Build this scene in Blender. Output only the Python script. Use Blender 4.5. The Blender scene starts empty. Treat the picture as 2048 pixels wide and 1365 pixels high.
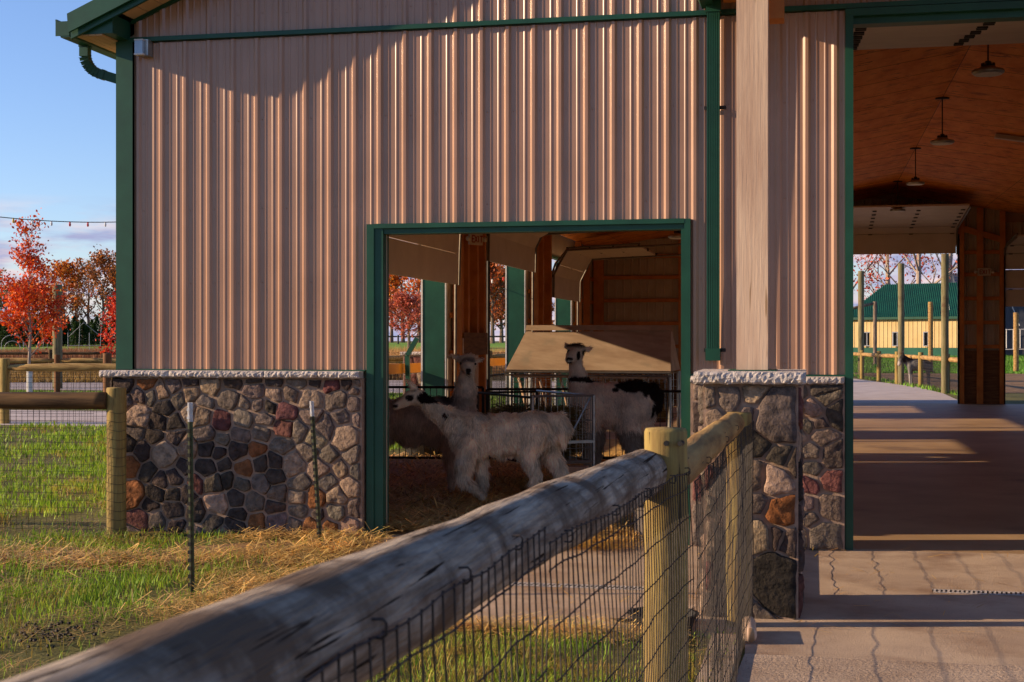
import bpy, math, random
import numpy as np
from mathutils import Vector, Matrix, noise as mn
R = math.radians
scene = bpy.context.scene
# ------------------------------------------------------------------ camera, light, exposure
YC, HC, YAW, FPX, HZ = -11.94, 1.70, 11.93, 2844.0, 683.0
cam_d = bpy.data.cameras.new('camera'); cam = bpy.data.objects.new('camera', cam_d)
scene.collection.objects.link(cam); scene.camera = cam
cam.location = (0, YC, HC); cam.rotation_euler = (R(90), 0, R(YAW))
cam_d.sensor_width = 36; cam_d.lens = 50.0; cam_d.clip_start = .05; cam_d.clip_end = 5000
cam_d.dof.use_dof = True; cam_d.dof.focus_distance = 13.0; cam_d.dof.aperture_fstop = 13.0
SUN_EL, SUN_PHI = 17.3, 13.0          # light travels towards +X and a little towards the wall
sd = Vector((math.cos(R(SUN_EL))*math.cos(R(SUN_PHI)), math.cos(R(SUN_EL))*math.sin(R(SUN_PHI)), -math.sin(R(SUN_EL))))
sun_d = bpy.data.lights.new('sun', 'SUN'); sun = bpy.data.objects.new('sun', sun_d)
scene.collection.objects.link(sun)
sun_d.energy = 5.0; sun_d.angle = R(.53); sun_d.color = (1.0, .75, .49)
sun.rotation_euler = sd.to_track_quat('-Z', 'Y').to_euler(); sun.location = (-40, -10, 20)
w = bpy.data.worlds.new('World'); scene.world = w; w.use_nodes = True
nt = w.node_tree; nt.nodes.clear()
def wn(t, **k):
    n = nt.nodes.new(t)
    for a_, b_ in k.items(): setattr(n, a_, b_)
    return n
sky = wn('ShaderNodeTexSky', sky_type='NISHITA', sun_disc=False)
sky.sun_elevation = R(SUN_EL); sky.sun_rotation = math.atan2(-sd.x, -sd.y)
sky.air_density = 1.0; sky.dust_density = .15; sky.ozone_density = 2.2
bg = wn('ShaderNodeBackground'); out = wn('ShaderNodeOutputWorld')
tc = wn('ShaderNodeTexCoord'); mp = wn('ShaderNodeMapping'); mp.inputs['Scale'].default_value = (3.0, 3.0, 15)
mp.inputs['Location'].default_value = (.35, .1, .0)
nz = wn('ShaderNodeTexNoise'); nz.inputs['Scale'].default_value = 3.2; nz.inputs['Detail'].default_value = 7; nz.inputs['Roughness'].default_value = .55
cr = wn('ShaderNodeValToRGB'); cr.color_ramp.elements[0].position = .41; cr.color_ramp.elements[1].position = .54
sx = wn('ShaderNodeSeparateXYZ'); mr = wn('ShaderNodeMapRange'); mr.inputs[1].default_value = .098; mr.inputs[2].default_value = .070; mr.inputs[3].default_value = 0; mr.inputs[4].default_value = 1
mul = wn('ShaderNodeMath', operation='MULTIPLY'); mix = wn('ShaderNodeMix', data_type='RGBA')
nz2 = wn('ShaderNodeTexNoise'); nz2.inputs['Scale'].default_value = 7; nz2.inputs['Detail'].default_value = 5
cr2 = wn('ShaderNodeValToRGB'); cr2.color_ramp.elements[0].position = .4; cr2.color_ramp.elements[1].position = .62
cr2.color_ramp.elements[0].color = (2.6, 2.8, 4.3, 1); cr2.color_ramp.elements[1].color = (5.6, 4.5, 4.6, 1)
L = nt.links.new
L(tc.outputs['Generated'], mp.inputs[0]); L(mp.outputs[0], nz.inputs[0]); L(nz.outputs[0], cr.inputs[0])
L(tc.outputs['Generated'], sx.inputs[0]); L(sx.outputs[2], mr.inputs[0]); L(cr.outputs[0], mul.inputs[0]); L(mr.outputs[0], mul.inputs[1])
L(mp.outputs[0], nz2.inputs[0]); L(nz2.outputs[0], cr2.inputs[0])
tint = wn('ShaderNodeMix', data_type='RGBA', blend_type='MULTIPLY'); tint.inputs[0].default_value = 1.0
tint.inputs[7].default_value = (.88, .94, 1.24, 1)
L(sky.outputs[0], tint.inputs[6])
L(mul.outputs[0], mix.inputs[0]); L(tint.outputs[2], mix.inputs[6]); L(cr2.outputs[0], mix.inputs[7])
L(mix.outputs[2], bg.inputs[0]); bg.inputs[1].default_value = .10; L(bg.outputs[0], out.inputs[0])
scene.cycles.max_bounces = 14; scene.cycles.diffuse_bounces = 10
scene.view_settings.view_transform = 'Standard'; scene.view_settings.look = 'None'
scene.view_settings.exposure = 0.66; scene.view_settings.gamma = 1
# ------------------------------------------------------------------ helpers
_a = R(YAW); CA, SA = math.cos(_a), math.sin(_a)
def ray(px, py):
    u = (px-1024)/FPX; return (u*CA-SA, u*SA+CA, (HZ-py)/FPX)
def onY(px, py, Y=0):
    x, y, z = ray(px, py); t = (Y-YC)/y; return Vector((x*t, Y, HC+z*t))
def onX(px, py, X):
    x, y, z = ray(px, py); t = X/x; return Vector((X, YC+y*t, HC+z*t))
def gnd(px, py, z0=0):
    x, y, z = ray(px, py); t = (z0-HC)/z; return Vector((x*t, YC+y*t, z0))
def at(px, py, d):
    x, y, z = ray(px, py); return Vector((x*d, YC+y*d, HC+z*d))
def ss(a, b, x):
    t = np.clip((x-a)/(b-a), 0, 1); return t*t*(3-2*t)
def gh(X, Y):
    t = ss(-10, 0, X); return float((1-t)*1.5*ss(95, 165, Y)+t*.5*ss(70, 98, Y))
def C(h):
    h = h.lstrip('#'); v = [int(h[i:i+2], 16)/255 for i in (0, 2, 4)]
    return tuple(c/12.92 if c <= .04045 else ((c+.055)/1.055)**2.4 for c in v)
def link(o, parent=None):
    scene.collection.objects.link(o)
    if parent is not None: o.parent = parent
    return o
def tag(o, label=None, cat=None, group=None, kind=None):
    if label: o['label'] = label
    if cat: o['category'] = cat
    if group: o['group'] = group
    if kind: o['kind'] = kind
    return o
def empty(name, label, cat, loc=(0, 0, 0), rz=0, group=None):
    o = bpy.data.objects.new(name, None); o.location = loc; o.rotation_euler = (0, 0, rz); o.empty_display_size = .2
    link(o); return tag(o, label, cat, group)
class MB:
    def __init__(s): s.v = []; s.f = []; s.c = []
    def add(s, vs, fs, col=None):
        n = len(s.v); s.v += [tuple(p) for p in vs]; s.f += [tuple(i+n for i in f) for f in fs]
        s.c += [col]*len(fs)
    def box(s, x0, x1, y0, y1, z0, z1, col=None):
        s.add([(x0,y0,z0),(x1,y0,z0),(x1,y1,z0),(x0,y1,z0),(x0,y0,z1),(x1,y0,z1),(x1,y1,z1),(x0,y1,z1)],
              [(0,3,2,1),(4,5,6,7),(0,1,5,4),(1,2,6,5),(2,3,7,6),(3,0,4,7)], col)
    def prism(s, poly, axis, a, b, col=None):
        n = len(poly)
        def P(p, t): return {'x': (t, p[0], p[1]), 'y': (p[0], t, p[1]), 'z': (p[0], p[1], t)}[axis]
        vs = [P(p, a) for p in poly]+[P(p, b) for p in poly]
        fs = [tuple(range(n))[::-1], tuple(range(n, 2*n))]+[(i, (i+1) % n, (i+1) % n+n, i+n) for i in range(n)]
        s.add(vs, fs, col)
    def beam(s, p, q, w_, h_, up=(0, 0, 1), col=None):
        p, q = Vector(p), Vector(q); d = (q-p).normalized(); up = Vector(up)
        sd_ = d.cross(up); sd_ = sd_.normalized() if sd_.length > 1e-4 else Vector((1, 0, 0)); u = sd_.cross(d)
        vs = []
        for c in (p, q):
            for i, j in ((-1,-1),(1,-1),(1,1),(-1,1)): vs.append(c+sd_*i*w_/2+u*j*h_/2)
        s.add(vs, [(0,3,2,1),(4,5,6,7),(0,1,5,4),(1,2,6,5),(2,3,7,6),(3,0,4,7)], col)
    def tube(s, pts, r, n=6, cap=True, col=None, wob=0, rng=None):
        pts = [Vector(p) for p in pts]; m = len(pts)
        rs = r if isinstance(r, (list, tuple)) else [r]*m
        d0 = (pts[1]-pts[0]).normalized(); ref = Vector((0, 0, 1)) if abs(d0.z) < .9 else Vector((1, 0, 0))
        vs = []; u = d0.cross(ref).normalized()
        for i, p in enumerate(pts):
            d = (pts[min(i+1, m-1)]-pts[max(i-1, 0)]).normalized()
            u = (u-d*u.dot(d)).normalized(); v = d.cross(u)
            for k in range(n):
                t = 2*math.pi*k/n; rr = rs[i]*(1+(wob*mn.noise(p*3+Vector((math.cos(t), math.sin(t), 0))*1.3) if wob else 0))
                vs.append(p+u*math.cos(t)*rr+v*math.sin(t)*rr)
        fs = [(i*n+k, i*n+(k+1) % n, (i+1)*n+(k+1) % n, (i+1)*n+k) for i in range(m-1) for k in range(n)]
        if cap: fs += [tuple(range(n))[::-1], tuple(range((m-1)*n, m*n))]
        s.add(vs, fs, col)
    def ball(s, c, r, n=10, m=7, col=None):
        c = Vector(c); r = (r, r, r) if not isinstance(r, (tuple, list, Vector)) else r
        vs = [c+Vector((0, 0, r[2]))]
        for i in range(1, m):
            a = math.pi*i/m
            for k in range(n):
                b = 2*math.pi*k/n; vs.append(c+Vector((r[0]*math.sin(a)*math.cos(b), r[1]*math.sin(a)*math.sin(b), r[2]*math.cos(a))))
        vs.append(c-Vector((0, 0, r[2]))); fs = [(0, 1+k, 1+(k+1) % n) for k in range(n)]
        for i in range(m-2): fs += [(1+i*n+k, 1+(i+1)*n+k, 1+(i+1)*n+(k+1) % n, 1+i*n+(k+1) % n) for k in range(n)]
        l = len(vs)-1; fs += [(l, 1+(m-2)*n+(k+1) % n, 1+(m-2)*n+k) for k in range(n)]
        s.add(vs, fs, col)
    def build(s, name, mat, parent=None, smooth=False, local=False):
        off = Vector((0, 0, 0)) if (local or parent is None) else parent_loc(parent)
        me = bpy.data.meshes.new(name)
        me.from_pydata([(x-off.x, y-off.y, z-off.z) for x, y, z in s.v], [], s.f)
        if any(c is not None for c in s.c):
            at_ = me.color_attributes.new('Col', 'FLOAT_COLOR', 'CORNER'); arr = []
            for f, c in zip(s.f, s.c):
                c = c or (.5, .5, .5); arr += [c[0], c[1], c[2], 1.0]*len(f)
            at_.data.foreach_set('color', arr)
        if smooth: me.polygons.foreach_set('use_smooth', [True]*len(me.polygons))
        me.update(); me.materials.append(mat)
        o = bpy.data.objects.new(name, me); return link(o, parent)
def split_build(mb, name, mat, parent=None, smooth=False):
    """one object for each connected piece that was added"""
    par = list(range(len(mb.v)))
    def fd_(i):
        while par[i] != i: par[i] = par[par[i]]; i = par[i]
        return i
    for f in mb.f:
        for k in f[1:]: par[fd_(k)] = fd_(f[0])
    grp = {}
    for f, c in zip(mb.f, mb.c): grp.setdefault(fd_(f[0]), []).append((f, c))
    out_ = []
    for g_ in grp.values():
        n_ = MB(); mp_ = {}
        for f, c in g_:
            for k in f:
                if k not in mp_: mp_[k] = len(n_.v); n_.v.append(mb.v[k])
            n_.f.append(tuple(mp_[k] for k in f)); n_.c.append(c)
        out_.append(n_.build(name, mat, parent, smooth))
    return out_
def parent_loc(p):
    v = Vector((0, 0, 0))
    while p is not None: v += p.location; p = p.parent
    return v
def copy_tree(o, parent=None, loc=None):
    c = o.copy(); link(c, parent)
    if loc is not None: c.location = loc
    for ch in list(o.children): copy_tree(ch, c)
    return c
def tri_mesh(name, V, T, mat, parent=None, col=None, smooth=False, off=None):
    """fast numpy mesh: V (n,3), T (m,k), col per face (m,3)"""
    if off is not None: V = V-np.array(off)
    me = bpy.data.meshes.new(name); n, m = len(V), len(T); k = T.shape[1]
    me.vertices.add(n); me.vertices.foreach_set('co', V.astype(np.float32).ravel())
    me.loops.add(m*k); me.loops.foreach_set('vertex_index', T.astype(np.int32).ravel())
    me.polygons.add(m); me.polygons.foreach_set('loop_start', np.arange(0, m*k, k, dtype=np.int32))
    me.update(calc_edges=True)
    if col is not None:
        a_ = me.color_attributes.new('Col', 'FLOAT_COLOR', 'CORNER')
        cc = np.repeat(np.concatenate([col, np.ones((m, 1))], 1), k, 0).astype(np.float32)
        a_.data.foreach_set('color', cc.ravel())
    if smooth: me.polygons.foreach_set('use_smooth', np.ones(m, dtype=bool))
    me.materials.append(mat); o = bpy.data.objects.new(name, me); return link(o, parent)
# ------------------------------------------------------------------ materials
MATS = {}
def mat(name, c1, c2=None, scale=5, stretch=(1, 1, 1), lo=.35, hi=.65, rough=.8, bump=0, bscale=30, bstretch=None, metal=0, spec=.3,
        attr=False, c3=None, s3=1.0, lo3=.55, hi3=.7, detail=6, trans=0, sheen=0, cracks=None, coords='Object'):
    m = bpy.data.materials.new(name); m.use_nodes = True; t = m.node_tree; b = t.nodes['Principled BSDF']; K = t.links.new
    b.inputs['Roughness'].default_value = rough; b.inputs['Metallic'].default_value = metal; b.inputs['Specular IOR Level'].default_value = spec
    tc_ = t.nodes.new('ShaderNodeTexCoord')
    def noise(sc, st, det=detail):
        q = t.nodes.new('ShaderNodeMapping'); q.inputs['Scale'].default_value = st; K(tc_.outputs[coords], q.inputs[0])
        n = t.nodes.new('ShaderNodeTexNoise'); n.inputs['Scale'].default_value = sc; n.inputs['Detail'].default_value = det; n.inputs['Roughness'].default_value = .6
        K(q.outputs[0], n.inputs[0]); return n.outputs[0]
    def ramp(src, a, b_, ca=(0, 0, 0), cb=(1, 1, 1)):
        r = t.nodes.new('ShaderNodeValToRGB'); e = r.color_ramp.elements; e[0].position = a; e[1].position = b_
        e[0].color = (*ca, 1); e[1].color = (*cb, 1); K(src, r.inputs[0]); return r.outputs[0]
    def mixc(f, a, b_, mode='MIX'):
        x = t.nodes.new('ShaderNodeMix'); x.data_type = 'RGBA'; x.blend_type = mode
        for i, s_ in ((0, f), (6, a), (7, b_)):
            if isinstance(s_, (int, float)): x.inputs[i].default_value = s_
            elif isinstance(s_, tuple): x.inputs[i].default_value = (*s_, 1)
            else: K(s_, x.inputs[i])
        return x.outputs[2]
    if attr:
        A = t.nodes.new('ShaderNodeAttribute'); A.attribute_name = 'Col'
        f = ramp(noise(scale, stretch), lo, hi, c1, c2 or (1, 1, 1)); col = mixc(1.0, A.outputs[0], f, 'MULTIPLY')
    else:
        col = ramp(noise(scale, stretch), lo, hi, c1, c2 or c1)
    if c3: col = mixc(ramp(noise(s3, (1, 1, 1), 8), lo3, hi3), col, c3)
    if cracks:
        cs, cst, cth, cc = cracks
        col = mixc(ramp(noise(cs, cst, 3), cth, cth+.03), col, cc)
    K(col, b.inputs['Base Color'])
    if bump:
        n = noise(bscale, bstretch or stretch, 8); bm = t.nodes.new('ShaderNodeBump'); bm.inputs['Strength'].default_value = 1; bm.inputs['Distance'].default_value = bump
        K(n, bm.inputs['Height']); K(bm.outputs[0], b.inputs['Normal'])
    if trans:
        tr = t.nodes.new('ShaderNodeBsdfTranslucent'); K(col, tr.inputs[0]); ms = t.nodes.new('ShaderNodeMixShader'); ms.inputs[0].default_value = trans
        K(b.outputs[0], ms.inputs[1]); K(tr.outputs[0], ms.inputs[2]); K(ms.outputs[0], t.nodes['Material Output'].inputs[0])
    MATS[name] = m; return m
siding = mat('siding_paint', C('#a98168'), C('#9c765d'), 1.2, rough=.30, spec=.5, bump=.002, bscale=2.2, bstretch=(1, 1, .25))
siding_in = mat('siding_back', C('#b5a48a'), C('#a5937a'), 1.5, rough=.5)
green = mat('green_metal', C('#1b4d38'), C('#16412f'), 3, rough=.42, spec=.35, bump=.0003, bscale=6)
greenroof = mat('green_roof', C('#1f5a45'), C('#1a4c3b'), 1, rough=.4)
soffit = mat('soffit_tan', C('#c4a680'), C('#b89a74'), 3, rough=.6)
mortar = mat('mortar', C('#a58a76'), C('#8a7362'), 14, rough=.95, bump=.004, bscale=60)
stone = mat('field_stone', (.42, .42, .44), (1.45, 1.38, 1.3), 15, lo=.3, hi=.7, rough=.95, spec=.1, bump=.03, bscale=30, attr=True)
limestone = mat('rough_limestone', C('#a39a94'), C('#c9bdb3'), 16, rough=.95, bump=.02, bscale=45)
oldlog = mat('weathered_log', C('#6b5a4b'), C('#bfae98'), 6, (8, .6, 8), .32, .68, rough=.9, spec=.12, bump=.012, bscale=14, bstretch=(8, .5, 8), c3=C('#6a5848'), s3=4.5, lo3=.46, hi3=.6, cracks=(2.6, (30, .5, 30), .63, C('#241a14')))
greypole = mat('grey_pole', C('#5f5a3a'), C('#83795a'), 4, (6, 6, .5), rough=.85, c3=C('#5a4632'), s3=2)
dullsteel = mat('track_steel', C('#5f564a'), C('#776c5c'), 8, rough=.55, metal=.3)
log2 = mat('tan_log', C('#7b5c36'), C('#b08d55'), 3, (5, .6, 5), rough=.85, bump=.004, bscale=9, bstretch=(7, .6, 7), cracks=(6, (8, .4, 8), .68, C('#3a2814')))
logx = mat('rail_log', C('#73552f'), C('#b49358'), 3, (.5, 5, 5), rough=.85, bump=.004, bscale=9, bstretch=(.6, 7, 7), cracks=(6, (.3, 8, 8), .68, C('#3a2814')))
logdark = mat('brown_rail_log', C('#3b2817'), C('#6b4e2c'), 3, (.5, 6, 6), rough=.85, bump=.004, bscale=9, bstretch=(.6, 7, 7))
postw = mat('treated_post', C('#7a6238'), C('#a08a4c'), 4, (6, 6, .5), rough=.85, bump=.003, bscale=9, bstretch=(9, 9, .5), c3=C('#6b4a25'), s3=2, lo3=.5, hi3=.75, cracks=(7, (9, 9, .35), .66, C('#3a2f14')))
bluepost = mat('pale_timber', C('#c4a083'), C('#dfbe9d'), 2.2, (5, 5, .6), rough=.8, bump=.002, bscale=8, bstretch=(9, 9, .4), cracks=(2.4, (6, 6, .35), .62, C('#a07c58')))
frame_wood = mat('framing_lumber', C('#a8622c'), C('#c27a38'), 3, (1, 1, 1), rough=.75, bump=.002, cracks=(4, (1, 1, 1), .7, C('#5c2c12')))
redpost = mat('reddish_post', C('#5e3d24'), C('#7d5433'), 4, (6, 6, .5), rough=.85)
plank_dark = mat('dark_planks', C('#55371f'), C('#77502f'), 3, (1, 1, 8), rough=.8)
ply = mat('plywood', C('#c96e1f'), C('#e39240'), 2.6, (1.6, .5, 1), .3, .7, rough=.65, spec=.2, c3=C('#a05418'), s3=2.2, cracks=(2.6, (1.1, 5, 5), .635, C('#5b2a10')))
plyf = mat('weathered_plywood', C('#a88c72'), C('#c8ad90'), 2.6, (.6, 2, 2), rough=.8, bump=.002, c3=C('#a5937c'), s3=3)
white_panel = mat('door_panel', C('#cdb9a2'), C('#c2ad96'), 2, rough=.5, bump=.0005, bscale=60)
steel = mat('galvanized', C('#93928e'), C('#b5b4b0'), 10, rough=.38, metal=.75)
dsteel = mat('dark_steel', C('#2a2724'), C('#3c3834'), 8, rough=.5, metal=.4)
wire = mat('fence_wire', C('#2b2522'), C('#463f3a'), 40, rough=.6, metal=.3)
black = mat('black_rubber', C('#1a1816'), C('#26231f'), 12, rough=.6)
greyrub = mat('grey_rubber', C('#5a5048'), C('#6b6056'), 8, rough=.7)
tpost = mat('t_post_green', C('#4e5238'), C('#666848'), 12, rough=.55)
whitep = mat('white_paint', C('#d8d6d2'), C('#c6c2bc'), 12, rough=.5)
concrete = mat('apron_concrete', C('#a48b74'), C('#c0a68a'), 1.1, rough=.9, bump=.006, bscale=70, bstretch=(1, 2, 1), c3=C('#8a6c54'), s3=1.4, lo3=.5, hi3=.72, cracks=(60, (1, 1.5, 1), .66, C('#7a6250')))
concrough = mat('walk_concrete', C('#9a826c'), C('#b9a189'), 2, rough=.95, bump=.014, bscale=45, bstretch=(1, 1, 1), cracks=(45, (1, 2.2, 1), .61, C('#54423a')))
floorc = mat('barn_floor', C('#967858'), C('#b0916c'), .7, rough=.55, spec=.3, bump=.0012, bscale=8, c3=C('#66503f'), s3=.5)
gravel = mat('gravel', C('#7d6e69'), C('#b3a49c'), 30, rough=.95, bump=.01, bscale=40)
drive = mat('pale_drive', C('#a99a93'), C('#c0b1a8'), 1.2, rough=.95, bump=.002)
grassg = mat('ground_grass', C('#4d4d1d'), C('#6f6630'), 1.6, lo=.3, hi=.7, rough=.95, bump=.03, bscale=18, c3=C('#6d5a2c'), s3=.55, lo3=.56, hi3=.72)
dirt = mat('dirt', C('#6f5133'), C('#8a6a45'), 2, rough=.98, bump=.01, bscale=25)
bedding = mat('bedding', C('#a37a42'), C('#cba05a'), 12, rough=.98, bump=.02, bscale=25)
blade = mat('grass_blade', (.85, .85, .8), (1.35, 1.3, 1.15), 2, rough=.6, attr=True, trans=.35)
strawm = mat('straw', (.8, .8, .8), (1.2, 1.2, 1.2), 3, rough=.6, attr=True, trans=.15)
leafm = mat('leaf', (.75, .75, .75), (1.25, 1.25, 1.25), 1.5, rough=.55, attr=True, trans=.35)
fleece = mat('fleece', (.85, .85, .85), (1.1, 1.1, 1.1), 6, rough=.9, attr=True, trans=.3)
bark = mat('bark', C('#5b4c42'), C('#857363'), 8, (1, 1, .3), rough=.95, bump=.01)
barkpale = mat('pale_bark', C('#8d7c6e'), C('#b3a08e'), 8, (1, 1, .3), rough=.9)
glass = mat('lamp_glass', C('#7c93ad'), C('#94a9c0'), 3, rough=.08, spec=.8)
red = mat('red_letter', C('#8a2018'), rough=.5)
signw = mat('sign_white', C('#b9aa94'), rough=.5)
bulbs = {k: mat('bulb_'+k, C(v), rough=.2, spec=.6) for k, v in dict(yellow='#e0b020', red='#c03020', white='#d8d8d8').items()}
yellowbeam = mat('orange_beam', C('#d08a20'), C('#c07a18'), 3, rough=.6)
yellowwall = mat('yellow_siding', C('#cfb27c'), C('#c2a46c'), .5, rough=.6)
greywall = mat('grey_siding', C('#43454c'), C('#4c4e55'), .5, rough=.5)
eyem = mat('eye', (.01, .008, .006), rough=.1, spec=.8)
hoofm = mat('hoof', C('#2a221c'), rough=.7)
# water
water = mat('pond_water', C('#33506e'), C('#3c5a78'), .4, rough=.12, spec=.8, bump=.02, bscale=3)
# ------------------------------------------------------------------ value noise for scattering
def vnoise(X, Y, s, seed=0):
    x, y = X/s+seed*17.3, Y/s-seed*9.1; xi, yi = np.floor(x).astype(int), np.floor(y).astype(int); fx, fy = x-xi, y-yi
    fx, fy = fx*fx*(3-2*fx), fy*fy*(3-2*fy)
    def h(i, j):
        n = (i*374761393+j*668265263+seed*974634777) & 0x7fffffff; n = ((n ^ (n >> 13))*1274126177) & 0x7fffffff; return ((n ^ (n >> 16)) & 0xffff)/65535.
    return (h(xi, yi)*(1-fx)+h(xi+1, yi)*fx)*(1-fy)+(h(xi, yi+1)*(1-fx)+h(xi+1, yi+1)*fx)*fy
# ------------------------------------------------------------------ setting: ground
xs = sorted(set([-1500, -800, -400]+list(range(-200, 61, 10))+[100, 200, 400, 800, 1500]))
ys = sorted(set([-1500, -300, -100, -40, -20]+list(range(-10, 200, 7))+[220, 260, 400, 800, 1600, 3000]))
g = MB()
for y in ys:
    for x in xs: g.v.append((x, y, gh(x, y)-.012))
nx = len(xs)
for j in range(len(ys)-1):
    for i in range(nx-1): g.f.append((j*nx+i, j*nx+i+1, (j+1)*nx+i+1, (j+1)*nx+i)); g.c.append(None)
tag(g.build('ground', grassg, smooth=True), kind='structure')
def sheet(name, poly, mat_, z=.0, th=.03, kind='structure'):
    m = MB(); m.prism(poly, 'z', z-th, z); return tag(m.build(name, mat_), kind=kind)
sheet('barn_floor', [(-6.1, .02), (10.3, .02), (10.3, 28.42), (-6.1, 28.42)], floorc, .0, .008)
sheet('apron', [(-3.62, -3.62), (-.38, -3.64), (-.36, -4.1), (6, -4.1), (6, .018), (-3.62, .018)], concrete, -.002, .05)
sheet('walkway', [(-.40, -14), (6, -14), (6, -4.112), (-.36, -4.112), (-.44, -6), (-.36, -8)], concrough, .0, .05)
sheet('path', [(-.3, 28.43), (4.3, 28.43), (4.1, 31), (4.15, 36), (3.8, 43), (2.5, 50), (1.2, 58), (-3, 70), (-8, 82), (-12, 78), (-6, 62), (-2, 50), (-1, 40)], drive, .0, .01)
sheet('drive', [(-90, 14.8), (-7, 14.2), (-7, 19.6), (-90, 21)], drive, .0, .01)
sheet('gravel_road', [(-120, 35.5), (-8, 33), (-8, 47), (-120, 51)], gravel, .0, .01)
sheet('pond', [(-95, 57), (-38, 58.5), (-34, 61), (-36, 68), (-95, 74)], water, .0, .01)
sheet('pen_bedding', [(-5.9, .4), (-.15, .4), (-.15, 11.8), (-5.9, 11.8)], bedding, .05, .049)
sheet('dirt_strip', [(-9, -2.7), (-4.6, -2.2), (-3.63, -1.4), (-3.63, -.12), (-4.4, -.4), (-5.2, -1.1), (-9, -1.6)], dirt, -.002, .005)
sheet('dirt_paddock', [(4.3, 37), (12, 37), (12, 66), (2, 66), (2.9, 50)], dirt, -.002, .005)
# drain grate across the apron
dg = MB()
def grate(x0, x1, y, lab):
    e = empty('drain_grate', lab, 'drain grate', (x0, y, 0)); d = MB(); d.box(x0, x1, y-.055, y+.055, -.001, .002); d.build('channel', dsteel, e)
    d = MB(); d.box(x0, x1, y-.062, y-.05, .0, .004); d.box(x0, x1, y+.05, y+.062, .0, .004)
    for i in range(int((x1-x0)/.03)): d.prism([(x0+i*.03, y-.0495), (x0+i*.03+.016, y-.0495), (x0+i*.03+.028, y+.0495), (x0+i*.03+.012, y+.0495)], 'z', .0022, .0042)
    tag(d.build('slats', limestone, e), kind='stuff')
grate(-2.3, -1.0, -2.2, 'narrow slotted drain grate in the apron in front of the pen doorway')
grate(.80, 3.2, -1.88, 'narrow slotted drain grate in the concrete right of the stone pillar')
# ================================================================== BARN
XL, XR, YB, RIDX, EAVE, PITCH = -6.17, 10.35, 28.42, 2.09, 4.45, .43
def roofz(X): return 4.607+PITCH*((X+6.05) if X < RIDX else (10.23-X))
barn = empty('barn', 'long tan ribbed metal barn with green trim, stone base and open roll-up doors', 'barn', (0, 0, 0))
porch = None
# ---- ribbed front siding
P9 = .2286
def rib_profile(x0, x1, y=0.0, phase=0.0, s=1):
    pts = [(x0, y)]
    k = math.floor((x0-phase)/P9)-1
    while phase+k*P9 < x1+P9:
        b = phase+k*P9
        for dx, d in ((-.032, 0), (-.012, .019), (.012, .019), (.032, 0), (.066, 0), (.073, .0042), (.083, .0042), (.090, 0),
                      (.139, 0), (.146, .0042), (.156, .0042), (.163, 0)):
            X = b+dx
            if x0 < X < x1: pts.append((X, y-d*s))
        k += 1
    pts.append((x1, y)); return pts
def ribbed(mb, x0, x1, z0, z1f, y=0.0, phase=0, s=1):
    pr = rib_profile(x0, x1, y, phase, s)
    for (xa, ya), (xb, yb) in zip(pr, pr[1:]):
        za = z1f(xa) if callable(z1f) else z1f; zb = z1f(xb) if callable(z1f) else z1f
        mb.add([(xa, ya, z0), (xb, yb, z0), (xb, yb, zb), (xa, ya, za)], [(0, 1, 2, 3)])
PH = onY(324, 300).x
m = MB(); ribbed(m, -6.03, -3.80, 1.445, 4.40, phase=PH); ribbed(m, -3.80, -1.0, 2.715, 4.40, phase=PH); ribbed(m, -1.0, .265, 1.425, 4.40, phase=PH)
m.build('front_siding', siding, barn)
m = MB(); ribbed(m, 4.0, 5.3, .02, 4.40, phase=PH); ribbed(m, 5.3, 8.1, 2.715, 4.40, phase=PH); ribbed(m, 8.1, 10.2, .02, 4.40, phase=PH)  # unseen right front doorway added so more daylight reaches the interior
m.build('front_siding', siding, barn)
m = MB(); ribbed(m, -6.03, RIDX, 4.455, lambda x: roofz(x)-.0, phase=PH); ribbed(m, RIDX, 10.2, 4.455, lambda x: roofz(x), phase=PH)
m.build('gable_siding', siding, barn)
# screws on the flats
m = MB()
for zr in (4.62, 3.67, 2.88, 2.22, 1.52):
    k = -40
    while k < 60:
        X = PH+.049+k*P9; k += 1
        if not (-6.0 < X < .25): continue
        if -3.85 < X < -.98 and zr < 2.8: continue
        m.ball((X, -.003, zr+.004*math.sin(k*9)), (.0065, .005, .0065), 6, 4)
tag(m.build('siding_screw', siding, barn), kind='stuff')
# backing wall (inner skin) of the front
m = MB()
m.box(XL, -3.66, .06, .075, 0, 4.45); m.box(-3.66, -1.03, .06, .075, 2.68, 4.45); m.box(-1.03, .30, .06, .075, 0, 4.45); m.box(3.95, 5.3, .06, .075, 0, 4.45); m.box(5.3, 8.1, .06, .075, 2.7, 4.45); m.box(8.1, XR, .06, .075, 0, 4.45)
m.prism([(XL, 4.45), (XR, 4.45), (XR, roofz(XR)-.1), (RIDX, roofz(RIDX)-.1), (XL, roofz(XL)-.1)], 'y', .06, .075)
split_build(m, 'inner_wall', siding_in, barn)
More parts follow.
